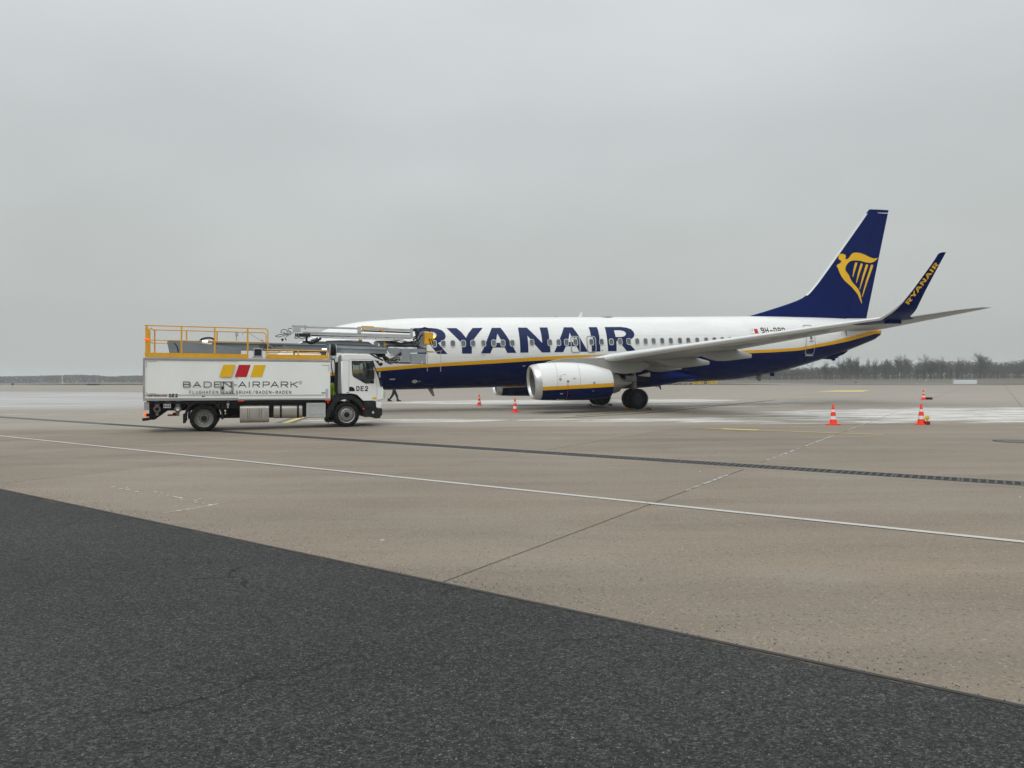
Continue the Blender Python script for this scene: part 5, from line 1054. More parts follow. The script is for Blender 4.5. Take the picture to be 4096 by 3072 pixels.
# cab ------------------------------------------------------------------------
CY = 1.13; cab = bpy.data.objects.new('cab', None); COL.objects.link(cab); cab.parent = tr
prof = [q2(*p) for p in ((1130,1085),(1130,640),(1136,556),(1150,546),(1300,547),(1440,552),(1520,565),(1548,592),(1560,640),(1600,780),(1640,890),(1676,985),(1690,1018),(1702,1050),(1702,1162),(1640,1181),(1422,1183),(1388,1150),(1340,1104),(1290,1087))]
win = [q2(*p) for p in ((1258,634),(1540,636),(1556,700),(1566,860),(1567,945),(1450,948),(1290,856),(1272,835),(1262,740))]
PP = [T.P(*p, CY) for p in prof]; WW_ = [T.P(*p, CY) for p in win]
MB().plate(PP, WW_, (0, .05, 0)).build('side_panel', M_['white'], cab, ang=0, bevel=.012)
MB().plate([Vector((p.x, CY, p.z)) for p in PP], [Vector((p.x, CY, p.z)) for p in WW_], (0, -.05, 0)).build('side_panel', M_['white'], cab, ang=0, bevel=.012)
def span(idx, name, mat, y=CY-.02, th=.04, closed=False, ang=40):
    "skin stretched across the cab along profile points idx"
    P = [PP[i] for i in idx]; vs = [(p.x, -y, p.z) for p in P]+[(p.x, y, p.z) for p in P]; n = len(P)
    o = MB().add(vs, [(i, i+1, n+i+1, n+i) for i in range(n-1)]).build(name, mat, cab, ang=ang); sm_ = o.modifiers.new('thick', 'SOLIDIFY'); sm_.thickness = th; sm_.offset = 0; return o
span([1, 2, 3, 4, 5, 6, 7], 'roof', M_['white']); span([0, 1], 'rear_wall', M_['white']); span([11, 12, 13, 14, 15], 'front_panel', M_['white']); span([16, 17, 18, 19], 'wheel_arch', M_['plastic'])
span([7, 8, 9, 10, 11], 'windscreen', M_['glass'], th=.006)
MB().box((PP[0].x+.0, -CY+.06, PP[16].z+.15), (PP[14].x-.02, CY-.06, PP[16].z+.20)).build('cab_floor', M_['plastic'], cab, ang=0)
for s_ in (1, -1):
    MB().prism([(p.x, -s_*(CY-.02), p.z) for p in WW_], (0, s_*.006, 0)).build('side_window', M_['glass'], cab, ang=0)
    big = [(p.x, -s_*(CY+.004), p.z) for p in WW_]; cx0 = sum(p[0] for p in big)/9; cz0 = sum(p[2] for p in big)/9
    MB().plate(big, [(lerp(cx0, p[0], .93), p[1], lerp(cz0, p[2], .93)) for p in big], (0, -s_*.008, 0)).build('window_seal', M_['black'], cab, ang=0)
    dk = [T.P(*q2(x, y), CY+.003) for x, y in ((1440,950),(1567,948),(1568,935),(1400,905))]
# rear corner deflector, door seams, handle, lettering
m = MB(); tprism(m, [q2(1070,600),q2(1085,565),q2(1134,548),q2(1130,1085),q2(1070,1085)], CY-.25, CY-.30); m.build('air_deflector', paint('deflector_grey', (.20,.21,.21), .3, var=.3, scale=2), cab, ang=0)
m = MB(); tprism(m, [q2(1035,660),q2(1060,645),q2(1072,660),q2(1072,1100),q2(1035,1060)], CY-.3, CY-.62); m.build('air_intake', M_['plastic'], cab, ang=0, bevel=.02)
m = MB()
for P in ([(1222,1080),(1222,640),(1226,620),(1240,610),(1520,613),(1545,622)], [(1222,1080),(1300,1092)], [(1560,640),(1600,900),(1612,985),(1612,1178)], [(1130,622),(1222,624)]):
    vv = [T.P(*q2(*p), CY+.002) for p in P]; m.tube([Vector((v.x, -CY-.001, v.z)) for v in vv], .006, 4)
m.build('door_seam', M_['panelgrey'], cab, ang=0)
m = MB(); tprism(m, [q2(*p) for p in ((1228,992),(1270,993),(1295,1010),(1306,1035),(1300,1053),(1228,1054))], CY+.012, CY-.01); m.build('door_handle', M_['black'], cab, ang=0, bevel=.006)
text_mb([(c, 1326+i*59, -1050, 43, 66, 11.5) for i, c in enumerate('DE2')], lambda x, y: (lambda v: (v.x, -CY-.010, v.z))(T.P(*q2(x, -y), CY+.010))).build('unit_number', M_['ink'], cab, ang=0)
k_ = MB(); tb(k_, *q2(1548, 1135), *q2(1602, 1163), CY+.008, CY-.01); k_.build('hazard_label', M_['inkyel'], cab, ang=0); k_ = MB(); tb(k_, *q2(1190, 1068), *q2(1222, 1077), CY+.008, CY-.01); k_.build('small_label', M_['ink'], cab, ang=0)
m = MB(); tprism(m, [q2(1445,572),q2(1490,572),q2(1490,586),q2(1445,586)], CY-.1, CY-.25); m.build('roof_lamp', M_['black'], cab, ang=0, bevel=.006)
m = MB(); tprism(m, [q2(1622,1020),q2(1700,1030),q2(1702,1162),q2(1640,1172),q2(1622,1165)], CY+.02, CY-.02); m.build('corner_panel', M_['white'], cab, ang=0, bevel=.01)
m = MB()
for z in (1.45, 1.33, 1.21): m.box((PP[14].x+.0, -CY+.15, z), (PP[14].x+.035, CY-.15, z+.07))
m.build('grille_bar', M_['plastic'], cab, ang=0)
m = MB(); tb(m, 1531, 1562, 1540, 1594, CY-.02, -CY+.02); m.build('grille_surround', M_['ltgrey'], cab, ang=0, bevel=.02)
# mirrors
m = MB(); tprism(m, [q2(*p) for p in ((1492,675),(1510,655),(1545,652),(1567,670),(1568,720),(1550,740),(1505,735),(1490,715))], CY+.30, CY+.16); m.build('mirror', M_['plastic'], cab, ang=0, bevel=.015)
m = MB(); tprism(m, [q2(*p) for p in ((1502,775),(1515,760),(1568,762),(1576,780),(1576,870),(1565,888),(1515,884),(1500,865))], CY+.32, CY+.16); m.build('mirror', M_['plastic'], cab, ang=0, bevel=.015)
m = MB(); m.tube([T.P(*q2(1545, 640), CY), T.P(*q2(1552, 660), CY+.2), T.P(*q2(1552, 760), CY+.22)], .018, 6); m.build('mirror_arm', M_['plastic'], cab)
m = MB(); m.tube([T.P(*q2(1548, 625), CY+.01), T.P(*q2(1600, 780), CY+.02), T.P(*q2(1680, 990), CY+.02)], .016, 6); m.build('pillar_seal', M_['black'], cab); 
m = MB(); tprism(m, [q2(*p) for p in ((1640,905),(1672,912),(1682,960),(1682,990),(1662,985))], CY+.06, CY-.04); m.build('front_mirror', M_['plastic'], cab, ang=0, bevel=.01)
for s_ in (-1,): MB().box((PP[7].x+.02, CY+.10, 1.9), (PP[7].x+.22, CY+.26, 2.35)).build('mirror', M_['plastic'], cab, ang=0, bevel=.02)
# inside: seats, wheel, visor
for y in (.55, -.55): MB().box((PP[0].x+.45, -y-.24, 1.25), (PP[0].x+.95, -y+.24, 1.42)).box((PP[0].x+.30, -y-.22, 1.4), (PP[0].x+.48, -y+.22, 2.05)).box((PP[0].x+.32, -y-.12, 2.03), (PP[0].x+.44, -y+.12, 2.25)).build('seat', M_['plastic'], cab, ang=0, bevel=.03)
c = Vector((PP[12].x-.38, -.55, 1.62)); MB().lathe([(0, .20), (.02, .215), (0, .23), (-.02, .215), (0, .20)], c, (-.6, 0, .8), 20).tube([c, c+Vector((.3, 0, -.3))], .03, 6).build('steering_wheel', M_['black'], cab)
MB().box((PP[12].x-.3, -CY+.08, 1.25), (PP[12].x+.02, CY-.08, 1.58)).build('dashboard', M_['plastic'], cab, ang=0, bevel=.03)
m = MB(); tprism(m, [q2(*p) for p in ((1272,652),(1382,652),(1380,680),(1350,694),(1300,694),(1274,678))], CY-.04, CY-.06); m.build('sun_visor', M_['black'], cab, ang=0)
# bumper, lamps, steps
m = MB(); tprism(m, [q2(*p) for p in ((1424,1190),(1598,1188),(1615,1290),(1690,1300),(1688,1380),(1668,1404),(1664,1428),(1582,1430),(1572,1408),(1436,1412))], CY, -CY); m.build('bumper', M_['plastic'], cab, ang=0, bevel=.03)
m = MB(); tprism(m, [q2(*p) for p in ((1600,1196),(1650,1198),(1686,1222),(1690,1290),(1668,1286),(1606,1278))], CY+.015, CY-.5); m.build('corner_bumper', M_['white'], cab, ang=0, bevel=.02)
m = MB(); tprism(m, [q2(*p) for p in ((1664,1228),(1690,1232),(1694,1300),(1678,1300))], CY+.022, CY-.45); m.build('headlight', M_['winframe'], cab, ang=0, bevel=.02)
k_ = MB(); tb(k_, *q2(1440, 1208), *q2(1560, 1250), CY+.012, CY-.2); tb(k_, *q2(1432, 1262), *q2(1605, 1275), CY+.03, CY-.2); tb(k_, *q2(1432, 1385), *q2(1610, 1398), CY+.03, CY-.2); k_.build('step', M_['dark'], cab, ang=0, bevel=.006)
k_ = MB(); tb(k_, *q2(1548, 1332), *q2(1574, 1362), CY+.014, CY-.02); k_.build('step_label', M_['winframe'], cab, ang=0)
k_ = MB(); c = T.P(*q2(1430, 1297), CY+.02); k_.lathe([(-.02, 0), (-.02, .03), (.01, .035)], c, (0, 1, 0), 12); k_.build('side_repeater', M_['orange'], cab, ang=0)
# front wheel arch and mudguards
WF, WR = T.hit(1386, 1656, 1.1)[0], T.hit(815, 1673, 1.1)[0]
RW = .467
def guard(cs, r0, r1, a0, a1, y0, y1, name):
    pr = []
    n = 16; vs = []
    m = MB(); P = [(cs+r1*cos(lerp(a0, a1, i/n)), RW+.03+r1*sin(lerp(a0, a1, i/n))) for i in range(n+1)]+[(cs+r0*cos(lerp(a1, a0, i/n)), RW+.03+r0*sin(lerp(a1, a0, i/n))) for i in range(n+1)]
    m.prism([(x, -y0, z) for x, z in P], (0, y0-y1, 0)); return m.build(name, M_['plastic'], tr, ang=30)
guard(WR, .575, .625, rad(-8), rad(192), 1.17, .50, 'mudguard'); guard(WR, .575, .625, rad(-8), rad(192), -.50, -1.17, 'mudguard')
MB().box((WR-.66, -1.17, .30), (WR-.60, -.55, .62)).build('mud_flap', M_['black'], tr, ang=0)
for y0, y1 in ((1.14, .72), (-.72, -1.14)):
    guard(WF, .60, .74, rad(20), rad(186), y0, y1, 'front_wheel_arch')
MB().prism([T.P(*q2(*p), 1.13) for p in ((990,1390),(1000,1200),(985,1140),(1060,1100),(1130,1110),(1050,1190),(1020,1300),(990,1400))], (0, .5, 0)).build('wheel_arch_rear', M_['plastic'], tr, ang=0)
# wheels
def truck_wheel(s, y, side, front, z=RW):
    w = bpy.data.objects.new('wheel', None); COL.objects.link(w); w.parent = tr; w.location = (s, -y, z)
    W2 = .145; prof = [(-W2*.85, RW*.64), (-W2, RW*.70), (-W2*1.03, RW*.84), (-W2*.88, RW*.965), (-W2*.7, RW), (W2*.7, RW), (W2*.88, RW*.965), (W2*1.03, RW*.84), (W2, RW*.70), (W2*.85, RW*.64)]
    t_ = MB().lathe(prof, (0, 0, 0), (0, 1, 0), 48); t_.build('tyre', M_['tyre'], w, ang=40)
    d = -side
    if front: pr = [(d*.13, RW*.60), (d*.15, RW*.66), (d*.13, RW*.665), (d*.07, RW*.58), (d*.10, RW*.52), (d*.145, RW*.42), (d*.145, RW*.24), (d*.19, RW*.20), (d*.20, RW*.1), (d*.20, 0)]
    else: pr = [(d*.13, RW*.62), (d*.15, RW*.665), (d*.13, RW*.665), (d*.02, RW*.60), (d*.0, RW*.55), (d*-.02, RW*.30), (d*.05, RW*.30), (d*.10, RW*.25), (d*.11, RW*.1), (d*.11, 0)]
    MB().lathe(pr, (0, 0, 0), (0, 1, 0), 36).build('rim', M_['rim'] if front else M_['dull'], w, ang=30)
    MB().lathe([(d*.05, RW*.29), (d*(.205 if front else .115), RW*.20), (d*(.21 if front else .12), 0)], (0, 0, 0), (0, 1, 0), 20).build('hub_cap', M_['black'], w, ang=30)
    rb = RW*(.34 if front else .42); dd = .147 if front else -.015
    for k in range(10): q = 2*pi*k/10; MB().lathe([(0, .016), (.022, .016), (.03, .008), (.03, 0)] if d > 0 else [(0, .016), (-.022, .016), (-.03, .008), (-.03, 0)], (rb*cos(q), d*dd, rb*sin(q)), (0, 1, 0), 6).build('wheel_nut', M_['black'] if front else M_['winframe'], w, ang=0)
    return w
truck_wheel(WF, .98, 1, True, RW+.054); truck_wheel(WF, -.98, -1, True, RW+.054)
for y, s_ in ((.97, 1), (.66, 1), (-.66, -1), (-.97, -1)): truck_wheel(WR, y, s_, False)
MB().tube([(WR, -.9, RW), (WR, .9, RW)], .10, 10).lathe([(-.15, .1), (-.08, .22), (.08, .22), (.15, .1)], (WR, 0, RW), (0, 1, 0), 16).build('axle', M_['dark'], tr); MB().tube([(WF, -.9, RW+.03), (WF, .9, RW+.03)], .06, 8).build('axle', M_['dark'], tr)
# frame and everything hung on it
for y in (.43, -.43): MB().box((B0+.12, -y-.04, .72), (WF+1.1, -y+.04, .98)).build('frame_rail', M_['dark'], tr, ang=0)
m = MB()
for s_ in (-1.6, -.9, .7, 1.6, 2.6, 3.6): m.box((s_-.05, -.40, .74), (s_+.05, .40, .95))
m.box((B0+.1, -1.1, .98), (B1, 1.05, 1.075)); m.build('cross_member', M_['dark'], tr, ang=0)
MB().box((WR+.7, -.40, .42), (WF-.5, .40, .72)).box((WR+.55, -1.05, .80), (WF-.8, 1.05, .98)).tube([(WR, 0, RW), (WF-.6, 0, .62)], .06, 8).build('driveline', M_['black'], tr, ang=40)
m = MB(); tprism(m, [q1(*p) for p in ((195,1205),(740,1205),(660,1322),(440,1322),(260,1450),(190,1450))], .75, .2); m.build('rear_subframe', M_['black'], tr, ang=0, bevel=.02)
m = MB(); tprism(m, [q1(*p) for p in ((195,1205),(700,1205),(640,1322),(440,1322),(260,1450),(190,1450))], -.4, -.9); m.build('rear_subframe', M_['black'], tr, ang=0, bevel=.02)
k_ = MB(); tb(k_, *q1(120, 1205), *q1(192, 1313), NY-.05, NY-.2); k_.build('rear_box', M_['trim'], tr, ang=0, bevel=.01)
for x in (300, 587):
    k_ = MB(); tb(k_, *q1(x-30, 1205), *q1(x+30, 1290), NY-.12, NY-.3); c = T.P(*q1(x, 1302), NY-.1); k_.lathe([(0, 0), (0, .105), (.05, .12), (.12, .12), (.12, 0)], c, (0, 1, 0), 14); tb(k_, *q1(x-18, 1340), *q1(x+20, 1390), NY-.14, NY-.25); vv_ = k_.build('filling_valve', paint('valve_metal_%d' % x, (.20,.18,.16), .45, metal=.5, var=.4, scale=8), tr, ang=30)
    MB().lathe([(0, 0), (-.03, .05), (.01, .062)], Vector((c.x, c.y-.01, c.z)), (0, 1, 0), 12).build('valve_cap', M_['black'] if x == 300 else M_['winframe'], vv_)
k_ = MB(); tb(k_, *q1(388, 1210), *q1(490, 1286), NY-.1, NY-.25); pn_ = k_.build('control_panel', M_['winframe'], tr, ang=0, bevel=.006)
for i in range(6): k_ = MB(); x = 397+(i % 3)*32; y = (1222 if i < 3 else 1250); tb(k_, *q1(x, y), *q1(x+17, y+(12 if i < 3 else 22)), NY-.095, NY-.105); k_.build('switch', M_['inkdred'] if i < 3 else M_['dark'], pn_, ang=0)
k_ = MB(); tb(k_, *q1(447, 1376), *q1(606, 1395), .2, .0); tb(k_, *q1(518, 1350), *q1(575, 1376), .15, .0); k_.build('wheel_chock_holder', M_['red'], tr, ang=0, bevel=.01)
m = MB(); ttube(m, [q1(100, 1447), q1(190, 1436)], NY-.2, .05, 10); m.build('rear_buffer', M_['black'], tr); m = MB(); m.tube([T.P(*q1(190, 1436), NY-.2), T.P(*q1(190, 1436), -NY+.2)], .05, 8); m.build('underrun_bar', M_['dark'], tr)
k_ = MB(); tb(k_, *q1(117, 1360), *q1(150, 1408), NY-.15, NY-.35); k_.build('tail_lamp', M_['redlamp'], tr, ang=0, bevel=.015); k_ = MB(); tb(k_, *q1(150, 1365), *q1(185, 1405), NY-.16, NY-.34); k_.build('tail_lamp_housing', M_['black'], tr, ang=0, bevel=.01)
def rbox(mb, x0, y0, x1, y1, ya, yb, r):
    s0_, zt = T.hit(x0, y0, ya); s1_, zb = T.hit(x1, y1, ya); cy, cz = -(ya+yb)/2, (zt+zb)/2
    P = rrect(abs(ya-yb)/2, (zt-zb)/2, r, 5); return mb.loft([[(s, cy+a, cz+b) for a, b in P] for s in (s0_, s1_)])
m = MB(); rbox(m, 958, 1620, 1076, 1690, 1.14, .55, .14); tk_ = m.build('fluid_tank', M_['steel'], tr, ang=40, bevel=.015)
for x in (1552, 1583, 1713, 1745): m = MB(); s_, z_ = T.hit(*q1(x, 1290), 1.15); z2_ = T.hit(*q1(x, 1436), 1.15)[1]; m.box((s_-.006, -1.146, z2_), (s_+.006, -1.13, z_)); m.build('tank_groove', M_['dark'], tk_, ang=0)
m = MB(); rbox(m, 1093.5, 1618, 1209, 1672, 1.12, .55, .17); tk2 = m.build('fuel_tank', M_['steel'], tr, ang=40, bevel=.012)
for x0, x1 in ((271, 300), (507, 538)): m = MB(); rbox(m, *q2(x0, 1232), *q2(x1, 1427), 1.135, .54, .175); m.build('tank_strap', M_['plastic'], tk2, ang=40)
k_ = MB(); tb(k_, *q2(637, 1215), *q2(908, 1418), 1.13, .6); bb_ = k_.build('battery_box', M_['ltgrey'], tr, ang=0, bevel=.03)
for y in (1254, 1376):
    for x in (687, 722, 756, 790, 824, 860): k_ = MB(); tb(k_, *q2(x-8, y-5), *q2(x+8, y+5), 1.136, 1.12); k_.build('tread_slot', M_['panelgrey'], bb_, ang=0)
for x0, x1, y0, y1 in ((128, 185, 1235, 1420), (590, 635, 1250, 1400), (908, 935, 1230, 1470)): k_ = MB(); tb(k_, *q2(x0, y0), *q2(x1, y1), 1.0, .4); k_.build('mounting_bracket', M_['black'], tr, ang=0)
k_ = MB(); tb(k_, *q2(925, 1192), *q2(950, 1216), 1.16, 1.1); k_.build('side_marker', M_['orange'], tr, ang=0)
k_ = MB(); tb(k_, *q2(935, 1216), *q2(948, 1500), 1.14, 1.1); tb(k_, *q2(915, 1462), *q2(1030, 1480), 1.1, .8); k_.build('side_guard_post', M_['black'], tr, ang=0)
k_ = MB(); tb(k_, *q1(1262, 1190), *q1(1300, 1250), 1.1, 1.0); tb(k_, *q1(1270, 1250), *q1(1290, 1290), 1.08, 1.02); k_.build('filter', M_['ltgrey'], tr, ang=0, bevel=.01)
m = MB(); ttube(m, [q1(1190, 1400), q1(1250, 1385), q1(1280, 1340), q1(1230, 1345), q1(1215, 1320)], .9, .03, 6); m.tube([T.P(*q1(1180, 1415), .7), T.P(*q1(1450, 1388), .7)], .05, 8); m.build('air_line', M_['black'], tr)
m = MB(); ttube(m, [q1(712, 1205), q1(740, 1250)], .9, .018, 5); ttube(m, [q1(1175, 1205), q1(1150, 1250)], .9, .018, 5); m.build('mudguard_stay', M_['ltgrey'], tr)

# ------------------------------------------------------------------ traffic cones and lamps
def cone(px, py, label, h=.75):
    g = ground(px, py); o = empty('traffic_cone', g, random.uniform(0, 3)); tag(o, label, 'traffic cone', 'orange traffic cones around the jet')
    prof = [(.0, .19), (.035, .185)]; 
    MB().prism([(x, y, 0) for x, y in rrect(.20, .20, .05, 3)], (0, 0, .035)).build('base', M_['orange'], o, ang=0, bevel=.008)
    def R_(z): return lerp(.135, .028, (z-.035)/(.75-.035))
    zs = [.035, .2, .32, .47, .56, .75]
    for i, (a, b) in enumerate(zip(zs, zs[1:])):
        if i in (1, 3): MB().lathe([(a, R_(a)+.003), (b, R_(b)+.003)], (0, 0, 0), (0, 0, 1), 24).build('reflective_band', M_['reflect'], o)
        else:
            pf = [(a, R_(a)), (b, R_(b))]
            if i == 4: pf = [(a, R_(a)), (.73, R_(.73)), (.75, .022), (.752, .001)]
            MB().lathe(pf, (0, 0, 0), (0, 0, 1), 24).build('body', M_['orange'], o)
    return o
cone(1917, 1622, 'orange cone standing below the fuselage, leftmost of the five cones'); cone(2060, 1649, 'orange cone just left of the near engine, in front of the far engine')
cone(3333, 1699, 'orange cone alone on the frosty concrete below the tail'); cone(3685, 1698, 'orange cone with a yellow warning lamp standing at its foot'); cone(3694, 1600, 'smallest far orange cone with a dark lamp base lying beside it')
g = ground(3709, 1699); o = empty('warning_lamp', g, .3); tag(o, 'yellow round warning lamp on a dark red base beside an orange cone', 'warning lamp')
MB().box((-.085, -.06, 0), (.085, .06, .13)).build('battery_case', M_['redbase'], o, ang=0, bevel=.02); MB().tube([(0, 0, .13), (0, 0, .18)], .03, 8).build('neck', M_['lens'], o)
MB().lathe([(-.035, 0), (-.035, .06), (-.02, .085), (.02, .085), (.035, .06), (.035, 0)], (0, 0, .26), (0, 1, 0), 20).build('lens', M_['lens'], o, ang=40)
g = ground(3714, 1598.5); o = empty('lamp_base', g, .2); tag(o, 'low black lamp base with an orange end lying by the far cone', 'lamp base')
MB().box((-.32, -.12, 0), (.24, .12, .17)).build('case', M_['black'], o, ang=0, bevel=.04); MB().box((.24, -.08, .03), (.36, .08, .14)).build('lamp_end', M_['orange'], o, ang=0, bevel=.02)
# chocks
def chock(x, y, rz, label, mat='chock'):
    o = empty('wheel_chock', (x, y, 0), rz); tag(o, label, 'chock', 'amber chocks at the main wheels')
    MB().prism([(-.09, -.26, .0), (.09, -.26, .0), (.055, -.26, .12), (-.055, -.26, .12)], (0, .52, 0)).build('block', M_[mat], o, ang=0, bevel=.02)
    MB().lathe([(0, .05), (.02, .05), (.02, 0)], (0, -.28, .06), (0, 1, 0), 10).build('end_hole', M_['black'], o, ang=0)
    MB().tube([(0, .2, .08), (.15, .3, .14), (.25, .25, .06), (.35, .3, .02)], .012, 5).build('rope', M_['winframe'], o); return o
def acw(s, y): e = Vector((cos(A.yaw), sin(A.yaw))); n = Vector((sin(A.yaw), -cos(A.yaw))); return A.O+e*s+n*y
for s, y, r, l in ((19.76-.66, 3.15, .1, 'amber chock in front of the near main wheels'), (19.76+.66, 3.3, -.15, 'amber chock behind the near main wheels'), (19.76-.68, -2.9, .05, 'amber chock in front of the far main wheels, seen under the engine'), (19.76+.68, -2.9, 0, 'amber chock behind the far main wheels')):
    p = acw(s, y); chock(p.x, p.y, A.yaw+r, l)

# ------------------------------------------------------------------ people
def skinned(name, joints, edges, mat, parent, sub=2):
    me = bpy.data.meshes.new(name); me.from_pydata([j[:3] for j in joints], edges, []); o = bpy.data.objects.new(name, me); COL.objects.link(o); o.parent = parent
    sk_ = o.modifiers.new('skin', 'SKIN'); me.skin_vertices[0] if me.skin_vertices else None
    if not me.skin_vertices:
        bm = bmesh.new(); bm.from_mesh(me); bm.verts.layers.skin.verify(); bm.to_mesh(me); bm.free()
    for i, j in enumerate(joints): me.skin_vertices[0].data[i].radius = (j[3], j[4] if len(j) > 4 else j[3])
    me.skin_vertices[0].data[0].use_root = True
    s_ = o.modifiers.new('sub', 'SUBSURF'); s_.levels = sub; s_.render_levels = sub; me.materials.append(mat)
    dg = bpy.context.evaluated_depsgraph_get(); ev = o.evaluated_get(dg); nm = bpy.data.meshes.new_from_object(ev); o.modifiers.clear(); o.data = nm
    for p in nm.polygons: p.use_smooth = True
    if not nm.materials: nm.materials.append(mat)
    return o
def head(parent, z, x=0, y=0, hair=True, hood=None):
    m = MB(); rings = []
    for i in range(13):
        t_ = i/12; zz = z-.125+.25*t_; r = .082*sin(pi*min(1, max(.02, t_*.93+.05)))**.55
        rings.append([(x+r*1.15*cos(2*pi*k/16)+(.008 if .3 < t_ < .8 else 0), y+r*sin(2*pi*k/16)*(.86 if t_ > .35 else .72), zz) for k in range(16)])
    h = m.loft(rings).build('head', M_['skin'], parent, ang=60)
    MB().prism([(x+.09, y-.014, z-.02), (x+.125, y-.01, z-.025), (x+.09, y-.012, z+.03)], (0, .026, 0)).build('nose', M_['skin'], h)
    for q in (-1, 1): MB().lathe([(-.01, 0), (0, .011), (.01, 0)], (x+.088, y+q*.032, z+.012), (1, 0, 0), 8).build('eye', M_['ink'], h); MB().lathe([(-.008, .012), (0, .022), (.008, .012)], (x, y+q*.078, z-.005), (0, 1, 0), 8).build('ear', M_['skin'], h)
    MB().box((x+.085, y-.022, z-.062), (x+.098, y+.022, z-.055)).build('mouth', M_['inkdred'], h, ang=0)
    rg = []
    for i in range(8):
        t_ = i/7; zz = z+.0+.135*t_; r = .092*sqrt(max(.02, 1-(t_*.97)**2.2)); rg.append([(x-.012+r*1.15*cos(2*pi*k/16), y+r*sin(2*pi*k/16), zz) for k in range(16)])
    MB().loft(rg).build('cap', hood or M_['hair'], h, ang=60)
g = ground(1577, 1605.5)
pw = empty('person', g, rad(4)); tag(pw, 'person in dark work clothes and boots striding past behind the fuselage, only legs in view', 'person')
J = [(0,0,.95,.17,.14), (0,0,1.15,.125,.10), (0,0,1.38,.15,.11), (.01,0,1.5,.06,.06), (0,.10,.88,.145,.145), (-.13,.10,.50,.105,.105), (-.40,.10,.14,.08,.08), (0,-.10,.88,.145,.145), (.20,-.10,.50,.105,.105), (.30,-.10,.14,.08,.08), (0,.20,1.42,.08,.08), (.06,.27,1.20,.065,.065), (.28,.23,1.24,.045,.045), (0,-.20,1.42,.08,.08), (-.14,-.26,1.24,.065,.065), (-.02,-.30,1.16,.045,.045)]
skinned('body', J, [(0,1),(1,2),(2,3),(0,4),(4,5),(5,6),(0,7),(7,8),(8,9),(2,10),(10,11),(11,12),(2,13),(13,14),(14,15)], M_['navy'], pw)
head(pw, 1.67)
for x, y, tilt in ((-.43, .10, -.5), (.31, -.10, .28)):
    o = MB().loft([[(x+q[0]-.11+.36*t_, y+.065*(1-.3*t_)*cos(2*pi*k/10), q[1]+(.09-.05*t_)*(1+sin(2*pi*k/10))) for k in range(10)] for t_, q in ((0, (0, .0)), (.3, (.0, .0)), (.7, (0, 0)), (1, (0, 0)))]).build('boot', M_['boot'], pw, ang=60)
    o.rotation_euler = (0, 0, 0); MB().lathe([(.0, .082), (.18, .078)], (x-.02, y, .08), (0, 0, 1), 10).build('boot_shaft', M_['boot'], o); MB().lathe([(.25, .082), (.29, .082)], (x+(.03 if x < 0 else 0), y, 0), (0, 0, 1), 10).build('reflective_band', M_['reflect'], pw)
for x, y, z in ((.33, .23, 1.25), (.03, -.30, 1.17)):
    m = MB(); m.tube([(x, y, z), (x+.03, y, z-.08)], [.035, .03], 6)
    for k in range(4): m.tube([(x+.01+.016*k, y+.01, z-.08), (x+.02+.018*k, y+.005, z-.13), (x+.03+.015*k, y-.01, z-.16)], .009, 5)
    m.tube([(x-.01, y, z-.04), (x-.04, y, z-.09)], .011, 5); m.build('hand', M_['skin'], pw)
# worker in high-visibility jacket on the far side of the truck, in the gap behind the cab
s_, z_ = T.hit(1329, 1540, -.30)
e_ = Vector((cos(T.yaw), sin(T.yaw))); n_ = Vector((sin(T.yaw), -cos(T.yaw))); wp_ = T.O+e_*(s_-.17)+n_*(-.30)
hv = empty('person', (wp_.x, wp_.y, .16), T.yaw); tag(hv, 'worker in a bright yellow high-visibility jacket in the gap between box and cab', 'person')
J = [(0,0,.92,.17,.15), (0,0,1.15,.20,.17), (0,0,1.36,.23,.17), (0,0,1.48,.07,.07), (.0,-.1,.85,.09,.09), (0,-.1,.5,.065,.065), (0,-.1,.14,.05,.05), (0,.1,.85,.09,.09), (0,.1,.5,.065,.065), (0,.1,.14,.05,.05), (.17,-.02,1.40,.12,.12), (.25,-.06,1.16,.10,.10), (.20,-.24,.98,.07,.07), (-.18,0,1.38,.07,.07), (-.28,-.05,1.12,.05,.05), (-.2,-.2,.95,.04,.04)]
bd = skinned('body', J, [(0,1),(1,2),(2,3),(0,4),(4,5),(5,6),(0,7),(7,8),(8,9),(2,10),(10,11),(11,12),(2,13),(13,14),(14,15)], M_['hivis'], hv)
head(hv, 1.64); 
for x in (0,): MB().lathe([(.0, .125), (.5, .10)], (0, -.1, .12), (0, 0, 1), 10).lathe([(.0, .105), (.5, .10)], (0, .1, .12), (0, 0, 1), 10).build('trousers', M_['navy'], hv)
for y in (-.1, .1): MB().box((-.09, y-.05, 0), (.17, y+.05, .11)).build('boot', M_['boot'], hv, ang=0, bevel=.03)
for x, y in ((.20, -.27), (-.19, -.22)):
    m = MB(); m.tube([(x, y, .90), (x+.01, y-.01, .82)], [.036, .03], 6)
    for k in range(4): m.tube([(x-.025+.017*k, y-.01, .82), (x-.025+.017*k, y-.02, .77), (x-.02+.014*k, y-.005, .74)], .009, 5)
    m.tube([(x-.03, y, .86), (x-.05, y, .81)], .011, 5); m.build('glove', M_['boot'], hv)
# manhole
g = ground(4062, 1766); o = empty('manhole_cover', g); tag(o, 'round iron manhole cover with a dark ring set in the concrete at the right', 'manhole cover')
MB().lathe([(.004, .52), (.006, .50), (.006, .44), (.003, .43)], (0, 0, 0), (0, 0, 1), 40).build('ring', M_['dark'], o, ang=0); MB().lathe([(.005, .43), (.005, 0)], (0, 0, 0), (0, 0, 1), 40).build('cover', paint('cover_iron', (.13,.125,.12), .7, var=.3, scale=5), o, ang=0); MB().lathe([(.007, .36), (.007, .335)], (0, 0, 0), (0, 0, 1), 40).build('groove', M_['dark'], o, ang=0)

